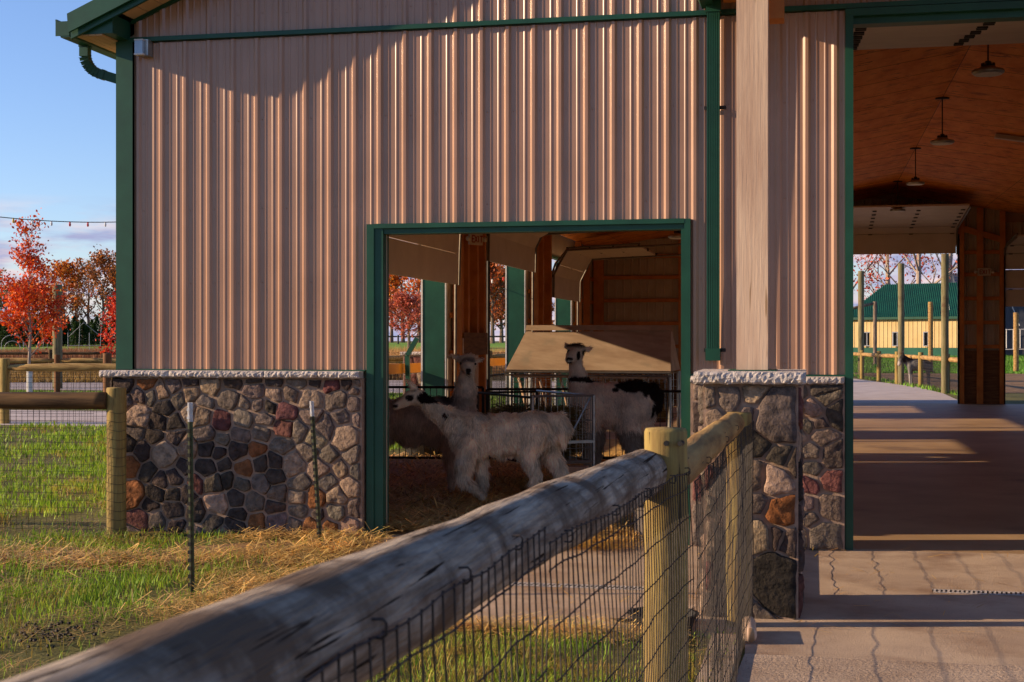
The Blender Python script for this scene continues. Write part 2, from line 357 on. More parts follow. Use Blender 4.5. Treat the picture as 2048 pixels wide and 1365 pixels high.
# ---- green trim
m = MB(); m.box(-6.03, 4.25, -.045, -.001, 4.411, 4.45); m.build('belt_trim', green, barn)
m = MB(); m.box(-6.195, -6.03, -.036, .0, 1.445, 4.45); m.box(-6.197, -6.172, 0, .14, 1.445, 4.45); m.box(-6.045, -6.03, -.04, -.002, 1.446, 4.449); m.build('corner_trim', green, barn)
m = MB()
m.box(-3.812, -3.745, -.05, .005, -.03, 2.72); m.box(-3.745, -3.665, -.035, .14, -.03, 2.68); m.build('door_jamb', green, barn)
m = MB()
m.box(-1.045, -.995, -.05, .02, -.01, 2.72); m.box(-1.075, -1.047, -.02, .14, -.01, 2.68); m.build('door_jamb', green, barn)
m = MB(); m.box(-3.745, -1.045, -.052, .0, 2.682, 2.722); m.box(-3.665, -1.075, -.02, .14, 2.635, 2.68); m.box(-3.745, -1.045, .0, .02, 2.68, 2.70); m.build('door_head', green, barn)
m = MB(); m.box(.262, .325, -.05, .16, 0, 4.38); m.build('aisle_jamb', green, barn)
m = MB(); m.box(3.88, 3.95, -.05, .16, 0, 4.38); m.build('aisle_jamb', green, barn)
m = MB(); m.box(.262, 3.95, -.055, .02, 4.345, 4.404); m.box(.325, 3.88, .02, .17, 4.29, 4.40); m.build('aisle_head', green, barn)
m = MB(); m.box(-6.2, -3.83, -.03, -.0, 1.437, 1.447); m.box(-.995, .262, -.03, 0, 1.412, 1.424); split_build(m, 'base_flashing', green, barn)
# ---- stone walls from site lists
STC = dict(d='#4a413c', g='#6d6159', t='#8a7766', b='#9f8976', o='#86593a', r='#694642', k='#35302c', n='#6b472c', G='#5f564e')
rngS = random.Random(5)
def clip(poly, a, b, wa=0, wb=0):          # keep side of (weighted) bisector nearer a
    dd2 = (a[0]-b[0])**2+(a[1]-b[1])**2+1e-9; tt = min(.8, max(.2, .5+(wa-wb)/(2*dd2))); mx, my = a[0]+(b[0]-a[0])*tt, a[1]+(b[1]-a[1])*tt; nx_, ny_ = b[0]-a[0], b[1]-a[1]; out_ = []
    for i in range(len(poly)):
        p, q = poly[i], poly[(i+1) % len(poly)]
        dp = (p[0]-mx)*nx_+(p[1]-my)*ny_; dq = (q[0]-mx)*nx_+(q[1]-my)*ny_
        if dp <= 0: out_.append(p)
        if (dp < 0 < dq) or (dq < 0 < dp):
            t = dp/(dp-dq); out_.append((p[0]+(q[0]-p[0])*t, p[1]+(q[1]-p[1])*t))
    return out_
def stones(mb, sites, rect, to3, mort=.0065, relief=.030):
    """sites (u,v,colour) inside rect(u0,u1,v0,v1); to3(u,v,d) maps to space, d = outwards"""
    u0, u1, v0, v1 = rect; W_ = [dict(b=.006, t=.002, d=-.001, o=-.0005, k=.02, G=.022, n=.006).get(s_[2], 0)+rngS.uniform(-.0022, .0022) for s_ in sites]
    for i, (u, v, c) in enumerate(sites):
        poly = [(u0+.004, v0+.004), (u1-.004, v0+.004), (u1-.004, v1-.004), (u0+.004, v1-.004)]
        for j, s_ in enumerate(sites):
            if j != i and (s_[0]-u)**2+(s_[1]-v)**2 < 1.2: poly = clip(poly, (u, v), s_, W_[i], W_[j])
            if len(poly) < 3: break
        if len(poly) < 3: continue
        cx = sum(p[0] for p in poly)/len(poly); cy = sum(p[1] for p in poly)/len(poly)
        # resample edges, inset, round the corners
        pts = []
        for k in range(len(poly)):
            p, q = poly[k], poly[(k+1) % len(poly)]; l = math.hypot(q[0]-p[0], q[1]-p[1]); n = max(1, int(l/.03))
            pts += [(p[0]+(q[0]-p[0])*t/n, p[1]+(q[1]-p[1])*t/n) for t in range(n)]
        mm = mort*rngS.uniform(.5, 2.4); q_ = []
        for x, y in pts:
            d = math.hypot(x-cx, y-cy) or 1e-5; k_ = max(.2, (d-mm*1.25)/d)
            wob = .016*mn.noise(Vector((x*11+i*3.1, y*11, i)))
            q_.append((cx+(x-cx)*k_+(x-cx)/d*wob, cy+(y-cy)*k_+(y-cy)/d*wob))
        for _ in range(1):
            q_ = [((q_[k-1][0]+6*q_[k][0]+q_[(k+1) % len(q_)][0])/8, (q_[k-1][1]+6*q_[k][1]+q_[(k+1) % len(q_)][1])/8) for k in range(len(q_))]
        base = C(STC[c]); f = rngS.uniform(.85, 1.25); base = tuple(b*f*rngS.uniform(.94, 1.06) for b in base)
        rel = relief*rngS.uniform(.6, 1.15); tx, ty = rngS.uniform(-.10, .10), rngS.uniform(-.10, .10); n = len(q_); vs = []
        rough_ = rngS.choice((.006, .009, .016))
        rings = ((1.0, -.008), (.992, .5), (.97, .82), (.92, .98), (.68, 1.05), (.36, 1.1))
        for sc_, h in rings:
            for x, y in q_:
                X, Y = cx+(x-cx)*sc_, cy+(y-cy)*sc_
                dz = rel*h+(tx*(X-cx)+ty*(Y-cy))*(h > .5)
                if h > 0: dz += rough_*mn.noise(Vector((X*22, Y*22, i*2.7)))*min(1, h)+rough_*.5*mn.noise(Vector((X*60, Y*60, i)))
                vs.append(to3(X, Y, max(dz, -.008)))
        vs.append(to3(cx, cy, rel*1.08))
        fs = []
        for r_ in range(len(rings)-1):
            fs += [(r_*n+k, r_*n+(k+1) % n, (r_+1)*n+(k+1) % n, (r_+1)*n+k) for k in range(n)]
        l = (len(rings)-1)*n; fs += [(l+k, l+(k+1) % n, len(vs)-1) for k in range(n)]
        mb.add(vs, fs, base)
LW = """165,170 d;330,165 o;500,190 g;625,150 d;755,175 t;910,150 d;1050,145 d;1195,155 d;1345,150 g;1480,145 d;1580,165 r;1680,150 d;1790,150 g;270,255 g;360,245 g;430,225 t;530,250 g;630,225 t;715,290 g;880,265 g;1055,220 g;1190,240 t;1310,225 g;1440,265 b;1620,275 g;1765,220 g;195,295 g;440,320 d;640,370 t;1010,305 g;1080,315 g;1155,320 d;1265,350 r;1755,305 g;260,390 b;405,425 d;505,440 d;690,385 t;830,415 r;990,400 g;1120,400 g;1445,390 g;1655,395 g;1770,390 g;250,490 g;380,520 d;515,530 d;715,515 g;965,515 g;1105,490 g;1255,480 r;1375,495 g;1535,465 g;1680,530 b;205,570 d;295,625 d;440,645 b;610,600 t;735,610 d;830,560 g;810,635 d;940,620 d;1075,620 o;1245,590 g;1430,620 g;1470,540 t;215,710 o;345,760 d;575,730 d;730,735 d;840,705 d;990,740 o;1110,715 d;1195,700 d;1320,710 b;1560,665 g;1735,660 g;1500,750 t;1640,750 t;1775,760 g;425,825 d;500,805 d;660,840 r;780,850 d;870,820 d;970,850 g;1105,840 g;1190,785 d;1365,845 g;1555,835 g;1715,870 t;235,930 o;390,905 d;500,920 d;600,920 d;800,980 b;935,950 d;1050,975 g;1210,915 g;1355,935 t;1480,940 o;1620,935 t;1750,1015 g;345,1000 d;500,1025 d;670,1040 d;950,1060 d;1190,1010 d;1360,1030 g;1610,1030 g;1500,1060 d;280,1095 r;385,1100 g;520,1140 d;770,1105 d;930,1140 d;1070,1100 o;1210,1110 g;1330,1135 g;1440,1150 o;1570,1140 o;1715,1160 t;240,1200 g;400,1210 d;640,1210 g;860,1215 t;1060,1210 d;1260,1215 g;1480,1225 g;1680,1230 d"""
def parse(s_, ox, oy, sc, f):
    r_ = []
    for it in s_.split(';'):
        p, c = it.strip().split(' '); x, y = map(float, p.split(',')); v = f(ox+x/sc, oy+y/sc); r_.append((v[0], v[1], c))
    return r_
YS = -.10
def f_front(Y):
    def f(px, py): v = onY(px, py, Y); return (v.x, v.z)
    return f
m = MB(); m.box(-6.20, -3.835, YS, .055, -.15, 1.375); m.box(-6.20, -6.10, -.10, .055, -.15, 1.375); swL = m.build('stone_base', mortar, barn)
st = MB(); stones(st, parse(LW, 200, 720, 3.4125, f_front(YS)), (-6.20, -3.84, -.10, 1.375), lambda u, v, d: (u, YS-d, v))
side = [(y_, z_, rngS.choice('dggtob')) for y_ in (-.02,) for z_ in (.1, .4, .75, 1.1)]
stones(st, side, (-.095, .05, -.1, 1.37), lambda u, v, d: (-6.20-d, u, v))
st.build('stone_facing', stone, swL, smooth=True)
RW = "600,165 d;610,200 g;565,250 t;650,265 d;545,310 g;590,300 d;600,355 g;560,420 g;640,435 d;565,485 g;635,540 r;545,560 r;535,635 g;620,640 g;545,685 g;600,760 g;500,180 g;495,260 r;500,350 t;480,450 d;490,560 g;480,660 b;490,760 t"
m = MB(); m.box(-.99, .255, YS, .055, -.05, 1.35); swR = m.build('stone_base', mortar, barn)
sr = parse(RW, 1350, 700, 2.053, f_front(YS)); sr += [(-.93, .2+.28*i+.05*(i % 2), 'grtdgb'[i]) for i in range(5)]+[(-.62, .1+.3*i, 'tgdrg'[i]) for i in range(5)]
st = MB(); stones(st, sr, (-.985, .253, -.01, 1.35), lambda u, v, d: (u, YS-d, v)); st.build('stone_facing', stone, swR, smooth=True)
# ---- rough capstones
def capstone(parent, x0, x1, y0, y1, z0, z1, name='capstone'):
    mb = MB(); nx_ = max(2, int((x1-x0)/.014)); rr = .5*(z1-z0)
    prof = [(y1, z0), (y0+.02, z0), (y0+.004, z0+.012), (y0, z0+.03), (y0, z0+.5*(z1-z0)), (y0+.002, z1-.02), (y0+.012, z1-.005), (y0+.03, z1), (y1, z1)]
    k = len(prof)
    for i in range(nx_+1):
        X = x0+(x1-x0)*i/nx_; e = min(1, min(i, nx_-i)/1.5)
        for j, (Y, Z) in enumerate(prof):
            n_ = mn.noise(Vector((X*38, Z*38, 4)))+.6*mn.noise(Vector((X*90, Z*90, 9))); fr = 1 if 1 <= j <= 6 else 0
            mb.v.append((X+(.006*mn.noise(Vector((Z*50, Y*40, X)))), Y-fr*(.013*n_)+(1-e)*.012*fr, Z+(fr*.006*mn.noise(Vector((X*30, 3, Z*20))))))
    for i in range(nx_):
        for j in range(k): mb.f.append((i*k+j, (i+1)*k+j, (i+1)*k+(j+1) % k, i*k+(j+1) % k)); mb.c.append(None)
    mb.f += [tuple(range(k)), tuple(range(nx_*k, nx_*k+k))[::-1]]; mb.c += [None, None]
    return mb.build(name, limestone, parent, smooth=False)
for a_, b_ in ((-6.29, -5.62), (-5.615, -4.72), (-4.715, -4.22), (-4.215, -3.845)): capstone(swL, a_, b_, -.185, -.02, 1.375, 1.436)
for a_, b_ in ((-.985, -.40), (-.395, .252)): capstone(swR, a_, b_, -.165, -.02, 1.352, 1.410)
# ---- roof, rake trim, eave box
for sgn, (xa, xb) in ((1, (-6.45, RIDX)), (-1, (RIDX, 10.63))):
    za = roofz(xa); zb = roofz(xb)
    m = MB(); m.prism([(xa, za+.11), (xb, zb+.11), (xb, zb+.16), (xa, za+.16)], 'y', -.40, YB+.4)
    for k in range(int((YB+.8)/.9)):
        pass
    m.build('roof', greenroof, barn)
    m = MB(); m.prism([(xa, za), (xb, zb), (xb, zb+.165), (xa-.012*sgn, za+.165)], 'y', -.43, -.402); m.build('rake_trim', green, barn)
    m = MB(); m.prism([(xa, za-.05), (xb, zb-.05), (xb, zb+.1), (xa, za+.1)], 'y', -.385, -.352); m.build('rake_fascia', green, barn)
    m = MB()
    n = 60
    for k in range(n):
        x0_, x1_ = xa+(xb-xa)*k/n, xa+(xb-xa)*(k+.94)/n
        if (x0_ < -6.05 and sgn > 0): continue
        m.prism([(x0_, roofz(x0_)+.0), (x1_, roofz(x1_)), (x1_, roofz(x1_)+.02), (x0_, roofz(x0_)+.02)], 'y', -.352, -.0)
        m.prism([(x0_, roofz(x0_)+.014), (x0_+(xb-xa)/n, roofz(x0_+(xb-xa)/n)+.014), (x0_+(xb-xa)/n, roofz(x0_+(xb-xa)/n)+.025), (x0_, roofz(x0_)+.025)], 'y', -.352, -.0)
    m.build('rake_soffit', soffit, barn)
m = MB(); m.prism([(-6.05, roofz(-6.05)-.035), (RIDX, roofz(RIDX)-.035), (RIDX, roofz(RIDX)), (-6.05, roofz(-6.05))], 'y', -.03, -.002); m.build('gable_edge_trim', green, barn)
m = MB(); m.prism([(-6.44, 4.43), (-6.07, 4.43), (-6.07, roofz(-6.07)), (-6.44, roofz(-6.44))], 'y', -.34, .0); m.build('eave_box', green, barn)
m = MB()
for k in range(4): m.box(-6.435+k*.066, -6.375+k*.066, -.33, YB, 4.418, 4.426)
m.box(-6.435, -6.172, -.335, YB, 4.4262, 4.4285); m.build('eave_soffit', soffit, barn)
m = MB(); m.box(-6.47, -6.437, -.34, YB, 4.40, 4.56); m.build('eave_fascia', green, barn)
m = MB(); prof = [(-6.474, 4.56), (-6.474, 4.41), (-6.56, 4.405), (-6.575, 4.44), (-6.59, 4.48), (-6.61, 4.53), (-6.615, 4.57), (-6.60, 4.57), (-6.58, 4.52), (-6.555, 4.43), (-6.49, 4.42), (-6.49, 4.56)]
m.prism(prof, 'y', -.36, YB+.1); m.box(-6.61, -6.475, -.364, -.3605, 4.42, 4.55); m.build('gutter', green, barn)
def fluted(mb, pts, w_, d_, n=5, out_=(0, -1, 0)):
    """rectangular downspout with flutes on its face"""
    for p, q in zip(pts, pts[1:]):
        mb.beam(p, q, w_, d_, out_)
m = MB(); pth = [Vector((-6.53, .02, 4.41)), Vector((-6.53, .02, 4.31))]
for k in range(1, 8):
    a_ = k/7*R(80); pth.append(Vector((-6.53+.16*(1-math.cos(a_)), .02+.06*k/7, 4.31-.16*math.sin(a_))))
pth.append(Vector((-6.2, .12, 4.09)))
for i, p in enumerate(pth[:-1]):
    m.beam(p, pth[i+1], .085, .07, (0, -1, .001))
    m.beam(p, p+(pth[i+1]-p)*.14, .095, .08, (0, -1, .001))
m.beam((-6.22, .12, 4.12), (-6.22, .12, 1.5), .08, .06, (0, 1, 0)); m.build('downspout', green, barn)
# ---- front downspout
ds = MB(); top, bot = onY(1427, 26, -.115), onY(1426, 722, -.08)
def dsp(t): return top+(bot-top)*t
for k in range(6):
    xo = -.045+k*.018
    ds.beam(dsp(0)+Vector((xo, -.0, 0)), dsp(1)+Vector((xo, 0, 0)), .0125, .076, (0, -1, 0))
ds.beam(dsp(0), dsp(1), .104, .064, (0, -1, 0)); ds.beam(dsp(.965), dsp(1), .118, .084, (0, -1, 0)); ds.beam(dsp(-.04), dsp(0), .12, .09, (0, -1, 0))
dso = ds.build('downspout', green, barn)
for t in (.27, .97):
    p = dsp(t); m = MB(); m.beam(p+Vector((.05, .03, 0)), p+Vector((.09, .085, -.0)), .03, .006, (0, 0, 1)); m.beam(p+Vector((-.08, .06, 0)), p+Vector((.10, .06, 0)), .008, .03); m.build('strap', dsteel, dso)
# ---- interior ceiling
def ceilz(X): return 5.72-.172*abs(X-RIDX)
for xa, xb in ((-6.08, RIDX), (RIDX, 10.25)):
    m = MB(); m.prism([(xa, ceilz(xa)), (xb, ceilz(xb)), (xb, ceilz(xb)+.03), (xa, ceilz(xa)+.03)], 'y', .08, YB-.02)
    m.build('ceiling', ply, barn)
m = MB()
for k in range(1, 24): 
    y_ = k*1.22
    for xa, xb in ((-6.0, RIDX), (RIDX, 10.2)): m.beam((xa, y_, ceilz(xa)-.0015), (xb, y_, ceilz(xb)-.0015), .008, .003)
for k in (-3, -2, -1, 0, 1, 2, 3): 
    x_ = RIDX+k*2.44+.01; m.beam((x_, .1, ceilz(x_)-.0018), (x_, 28, ceilz(x_)-.0018), .010, .003)
m.build('ceiling_joints', plank_dark, barn)
# ---- left wall with three openings; side skins
DOORS = [(7.0, 11.72, 2.66), (14.05, 18.6, 3.2), (20.9, 24.7, 2.72)]
m = MB(); ya = .0
for d0, d1, zb in DOORS+[(YB, None, None)]:
    m.box(XL, XL+.03, ya, d0, 1.4, 4.45); m.box(XL-.02, XL+.05, ya, d0, -.05, 1.4)
    if d1: m.box(XL, XL+.03, d0, d1, 3.75, 4.45)
    ya = d1 or 0
split_build(m, 'side_wall', siding_in, barn)
for d0, d1, zb in DOORS:
    m = MB(); m.box(XL-.40, XL-.005, d1, d1+.06, -.02, 3.78); m.build('side_jamb', green, barn)
    m = MB(); m.box(XL-.005, XL+.012, d1-.004, d1+.10, 0, 3.8); m.box(XL-.43, XL-.402, d1-.01, d1+.05, 0, 3.8); m.build('side_jamb_edge', whitep, barn)
    m = MB(); m.box(XL-.05, XL+.06, d0-.06, d0, 0, 3.8); m.build('side_jamb', green, barn)
    m = MB(); m.box(XL-.06, XL+.07, d0-.06, d1+.06, 3.7, 3.76); m.build('side_head', green, barn)
m = MB()
ya = 0
for d0, d1 in ((4, 8.5), (11, 15.5), (18, 22.5), (YB, None)):  # openings in the unseen right wall, added to let sky light into the barn
    m.box(XR, XR+.03, ya, d0, 0, 4.45)
    if d1: m.box(XR, XR+.03, d0, d1, 3.4, 4.45)
    ya = d1
split_build(m, 'side_wall', siding_in, barn)
# posts and girts inside the left wall
def post(x, y, w_=.14, d_=.14, z0=0, z1=None, mt=None, name='post'):
    z1 = z1 or ceilz(x)-.02; mb = MB(); mb.box(x-w_/2, x+w_/2, y-d_/2, y+d_/2, z0, z1); return mb.build(name, mt or frame_wood, barn)
for y_ in (.3, 3.5, 6.85, 12.05, 12.5, 13.2, 13.8, 18.95, 19.6, 20.6, 25.0, 26.4, 28.2): post(-6.02, y_, .16, .14)
for y_ in (.4, 6.3, 12.7, 19.9, 25.2): post(-.02 if y_ > 1 else .1, y_)
m = MB()
for a_, b_ in ((.1, 6.9), (11.85, 13.95), (18.75, 20.85), (24.85, 28.3)):
    for z_ in (.75, 1.45, 2.1, 2.75, 3.4, 4.0): m.box(-6.13, -6.09, a_, b_, z_, z_+.09)
split_build(m, 'wall_girt', frame_wood, barn)
m = MB(); m.box(-5.935, -5.915, 12.0, 13.1, .05, 1.75); m.build('wall_board', plyf, barn)
m = MB(); m.box(-5.91, -5.90, 12.0, 13.8, 1.45, 1.85); m.build('kick_plate', plank_dark, barn)
# ---- back wall
m = MB(); 
def back(x0, x1, z0, z1): ribbed(m, x0, x1, z0, z1, y=YB-.06, phase=0, s=1.4)
back(-6.1, .3, 0, 4.6); back(.3, 3.86, 4.3, 5.6); back(3.86, 5.03, 0, 5.6); back(5.03, 9.2, 3.7, 4.9); back(9.2, 10.3, 0, 4.6)
m.build('back_wall', siding_in, barn)
m = MB(); m.prism([(XL, 0), (.25, 0), (.25, 4.3), (3.9, 4.3), (3.9, 0), (5.0, 0), (5.0, 3.7), (9.2, 3.7), (9.2, 0), (XR, 0), (XR, roofz(XR)-.1), (RIDX, roofz(RIDX)-.1), (XL, roofz(XL)-.1)], 'y', YB-.02, YB+.02); m.build('back_skin', siding, barn)
m = MB()
for z_ in (.85, 1.5, 2.15, 2.8, 3.45, 4.05):
    m.box(-6.08, .2, YB-.14, YB-.09, z_, z_+.10)
    if z_ > .9: m.box(3.95, 4.98, YB-.14, YB-.09, z_+.0, z_+.1)
split_build(m, 'wall_girt', frame_wood, barn)
m = MB(); m.box(-6.0, .2, YB-.13, YB-.10, 0, .8); m.box(3.9, 5.0, YB-.15, YB-.10, 0, 1.45); split_build(m, 'wainscot', plank_dark, barn)
for x_, w_ in ((-5.9, .16), (-3.62, .14), (.22, .14), (3.93, .16), (4.42, .16), (5.0, .14), (9.25, .14)): post(x_, YB-.19, w_, .12)
m = MB(); m.beam((3.95, YB-.2, 4.75), (5.0, YB-.2, 4.42), .05, .16); m.build('brace', frame_wood, barn)
# ---- sectional doors
def hdoor(name_label, x0, path, lo_hi, axis='y'):
    """path: list of (inward, z) points of the section joints; door spans lo..hi along the wall; wall coordinate x0, inwards +"""
    lo, hi = lo_hi
    d = MB()
    P = (lambda i, s_, z_: (x0+i, s_, z_)) if axis == 'y' else (lambda i, s_, z_: (s_, x0-i, z_))
    PF = (lambda i, s_, z_: (s_, x0+i, z_))
    if axis == 'xf': P = PF
    e = empty('sectional_door', None, None); e.parent = barn
    def seg(a_, b_, l, h, th):
        dv = Vector((b_[0]-a_[0], 0, b_[1]-a_[1])).normalized(); n_ = Vector((-dv.z, 0, dv.x))*th
        vs = []
        for (i_, z_) in (a_, b_, (b_[0]-n_.x, b_[1]-n_.z), (a_[0]-n_.x, a_[1]-n_.z)): vs += [P(i_, l, z_), P(i_, h, z_)]
        d.add(vs, [(0, 1, 3, 2), (2, 3, 5, 4), (4, 5, 7, 6), (6, 7, 1, 0), (0, 2, 4, 6), (1, 7, 5, 3)])
    for a_, b_ in zip(path, path[1:]):
        A_, B_ = Vector((a_[0], a_[1])), Vector((b_[0], b_[1])); u_ = (B_-A_).normalized()*.006
        seg(tuple(A_+u_), tuple(B_-u_), lo+.05, hi-.05, .045)
    d.build('door_panel', white_panel, e)
    h_ = MB()
    for (a_, b_) in zip(path, path[1:]):
        for fr in (.0, .5, 1.0):
            s_ = lo+.08+(hi-lo-.16)*fr
            h_.beam(P(b_[0]+.012, s_-.03, b_[1]-.02), P(b_[0]+.012, s_+.03, b_[1]-.02), .04, .07)
    split_build(h_, 'hinge', dsteel, e)
    t_ = MB()
    for s_ in (lo+.0, hi-.0): t_.tube([P(i_+.06, s_, z_) for i_, z_ in path], .022, 6)
    return e, t_, P
for k, (d0, d1, zb) in enumerate(DOORS):
    zt = (4.15, 4.1, 3.88)[k]
    pth = [(.06, zb), (.07, zb+.53)]
    if pth[-1][1]+.5 < zt-.2: pth.append((.09, min(zb+.95, zt-.33)))
    zl = pth[-1][1]; pth += [(.2, zl+.26), (.42, zt), (.95, zt+.03), (1.5, zt+.05), (2.1, zt+.07)]
    e, t_, P = hdoor('', XL+.12, pth, (d0-.05, d1+.02))
    for s_ in (d0-.05, d1+.02): t_.tube([P(.05, s_, 0.02), P(.06, s_, zb), P(.07, s_, zl), P(.16, s_, zl+.26), P(.42, s_, zt-.06), P(3.2, s_, zt+.05)], .026, 6)
    split_build(t_, 'door_track', dullsteel, e)
    if k == 0: pass
# aisle front door: stored overhead, sloping with the roof
def hdoor2(lo, hi, pts, mirror_y):
    e = empty('sectional_door', None, None); e.parent = barn; d = MB(); hm = MB(); st_ = MB()
    for a_, b_ in zip(pts, pts[1:]):
        A_, B_ = Vector(a_), Vector(b_); u_ = (B_-A_).normalized()*.006; A_, B_ = A_+u_, B_-u_; n_ = Vector((-(B_-A_).y, (B_-A_).x)).normalized()*.045*mirror_y
        vs = []
        for q in (A_, B_, B_+n_, A_+n_): vs += [(lo, q.x, q.y), (hi, q.x, q.y)]
        d.add(vs, [(0, 1, 3, 2), (2, 3, 5, 4), (4, 5, 7, 6), (6, 7, 1, 0), (0, 2, 4, 6), (1, 7, 5, 3)])
    for b_ in pts[1:-1]:
        for fr in (.03, .35, .66, .97):
            x_ = lo+(hi-lo)*fr
            for o_ in (-.035, .035): hm.beam((x_-.05, b_[0]+o_, b_[1]-.015), (x_+.05, b_[0]+o_, b_[1]-.015), .02, .02)
    d.build('door_panel', white_panel, e); split_build(hm, 'hinge', dsteel, e)
    for x_ in (lo-.03, hi+.03): st_.tube([(x_, y_, z_-.03) for y_, z_ in pts], .025, 6)
    split_build(st_, 'door_track', dullsteel, e); return e
hdoor2(.33, 3.86, [(.30, 4.40)]+[(.45+.55*k, 4.44+.075*k) for k in range(9)], 1)
e = hdoor2(.33, 3.80, [(YB-.2, 4.07), (YB-.21, 4.62), (YB-.45, 4.78)]+[(YB-.45-.53*k, 4.78+.045*k) for k in range(1, 7)], -1)
m = MB()
for x_ in (.26, 3.84): m.box(x_, x_+.05, YB-.25, YB-.18, 0, 4.6)
split_build(m, 'door_track', dullsteel, e)
e = hdoor2(5.08, 9.15, [(YB-.2, 2.62), (YB-.2, 3.1), (YB-.2, 3.62), (YB-.22, 4.05), (YB-.5, 4.25), (YB-2.5, 4.35)], -1)
m = MB()
for x_ in (5.03,): m.box(x_, x_+.04, YB-.25, YB-.18, 0, 4.2)
m.tube([(5.05, YB-.22, 4.0), (5.06, YB-.35, 4.2), (5.06, YB-.7, 4.3), (5.06, YB-2.6, 4.4)], .03, 6); split_build(m, 'door_track', dullsteel, e)
# pole beside the second door, hung pipes
m = MB(); m.tube([(-5.98, 14.2, 0), (-5.98, 14.2, 3.6)], .035, 8); m.build('pipe', dsteel, barn)
# ---- porch over the aisle door
pz = lambda X: 4.52+PITCH*((X+.78) if X < RIDX else (4.96-X))
for xa, xb in ((-.80, RIDX), (RIDX, 4.98)):
    m = MB(); m.prism([(xa, pz(xa)+.16), (xb, pz(xb)+.16), (xb, pz(xb)+.2), (xa, pz(xa)+.2)], 'y', -3.5, -.02); m.build('porch_roof', greenroof, barn)
    m = MB(); m.prism([(xa, pz(xa)+.1), (xb, pz(xb)+.1), (xb, pz(xb)+.155), (xa, pz(xa)+.155)], 'y', -3.45, -.05); m.build('porch_ceiling', frame_wood, barn)
    m = MB(); m.prism([(xa, pz(xa)), (xb, pz(xb)), (xb, pz(xb)+.2), (xa, pz(xa)+.2)], 'y', -3.54, -3.505); m.build('porch_fascia', green, barn)
m = MB(); m.prism([(-.80, 4.62), (-.80, 4.47), (-.90, 4.465), (-.925, 4.52), (-.94, 4.62), (-.92, 4.62), (-.89, 4.49), (-.815, 4.49), (-.815, 4.62)], 'y', -3.5, -.03); m.build('porch_gutter', green, barn)
m = MB(); m.box(-.72, -.4, -3.3, -.05, 4.50, 4.56); m.build('porch_soffit', frame_wood, barn)
m = MB(); m.box(-.46, -.27, -3.3, -.03, 4.56, 4.80); m.build('porch_beam', frame_wood, barn)
m = MB(); m.box(4.6, 4.79, -3.3, -.03, 4.56, 4.80); m.build('porch_beam', frame_wood, barn)
kp = onY(1546, 65, -2.3); kq = onY(1557, 65, -2.3)
m = MB(); m.box(-.275, -.18, -2.62, -2.45, 3.78, 4.56); m.build('knee_block', frame_wood, barn)
# porch pier: stone pillar and timber post, built where it stands, in front of the wall
PX0, PX1, PY0, PY1 = -.66, -.085, -3.08, -2.36
m = MB(); m.box(PX0, PX1, PY0, PY1, -.1, 1.435); pier = m.build('porch_pillar', mortar, barn)
PW = "115,205 g;225,205 g;325,185 t;435,275 G;150,290 t;310,265 g;350,380 d;435,440 d;497,470 d;410,540 b;330,530 t;345,625 g;440,665 n;340,760 t;410,755 d;485,785 d;410,960 k;325,1060 g;130,770 b;120,380 g;185,430 t;100,520 r;200,560 g;130,650 g;230,690 b;215,860 g;120,930 r;215,980 t;150,1060 g;260,1070 t"
st = MB(); stones(st, parse(PW, 1350, 700, 2.053, f_front(PY0-.02)), (PX0+.002, PX1-.002, -.02, 1.43), lambda u, v, d: (u, PY0-d, v), relief=.028)
for (nm, fx, sg) in (('L', PX0, -1), ('R', PX1, 1)):
    ssx = [(PY0+.12+.24*i+.05*math.sin(j*3+i), .12+.24*j+.06*math.sin(i*5+j), rngS.choice('dggtkbrg')) for i in range(3) for j in range(6)]
    stones(st, ssx, (PY0+.002, PY1-.002, -.02, 1.43), (lambda u, v, d, fx=fx, sg=sg: (fx+sg*d, u, v)), relief=.02)
ssx = [(PX0+.14+.28*i, .12+.26*j+.05*i, rngS.choice('dggtkb')) for i in range(2) for j in range(5)]
stones(st, ssx, (PX0+.002, PX1-.002, -.02, 1.43), lambda u, v, d: (u, PY1+d, v), relief=.02)
st.build('stone_facing', stone, pier, smooth=True)
cp = capstone(pier, PX0-.055, PX1+.045, PY0-.09, PY1+.06, 1.437, 1.512)
m = MB(); m.box(-.47, -.275, -2.86, -2.665, 1.513, 4.56); pp = m.build('porch_post', bluepost, barn)
m = MB(); m.box(-.52, -.22, -2.92, -2.6, 1.5125, 1.519); m.build('post_flashing', green, pp)
m = MB(); m.box(4.35, 4.93, PY0, PY1, -.1, 1.435); pier2 = m.build('porch_pillar', mortar, barn)
capstone(pier2, 4.3, 4.97, PY0-.09, PY1+.06, 1.437, 1.512)
m = MB(); m.box(4.55, 4.745, -2.86, -2.665, 1.513, 4.56); m.build('porch_post', bluepost, barn)
# ---- side lean-to pier outside the first side door
sp = empty('side_pier', 'stone pier with a pale timber post outside the first open side door', 'pier', (-7.45, 14.7, 0))
m = MB(); m.box(-7.75, -7.2, 14.55, 15.1, -.05, 1.42); q = m.build('pier_core', mortar, sp)
ssx = [(-7.64+.25*i+.05*(j % 2), .12+.27*j+.06*i, rngS.choice('dggtrb')) for i in range(2) for j in range(5)]
st = MB(); stones(st, ssx, (-7.748, -7.202, 0, 1.41), lambda u, v, d: (u, 14.55-d, v)); st.build('stone_facing', stone, q, smooth=True)
capstone(q, -7.8, -7.15, 14.48, 15.1, 1.421, 1.49)
m = MB(); m.box(-7.36, -7.2, 14.7, 14.86, 1.491, 4.3); m.build('post', bluepost, sp)
m = MB(); 
for a_, b_ in (((-6.72, 11.9, 1.75), (-6.9, 11.9, 1.45)), ((-6.9, 11.9, 1.45), (-6.86, 11.9, .2))): m.beam(a_, b_, .075, .07, (0, 1, 0))
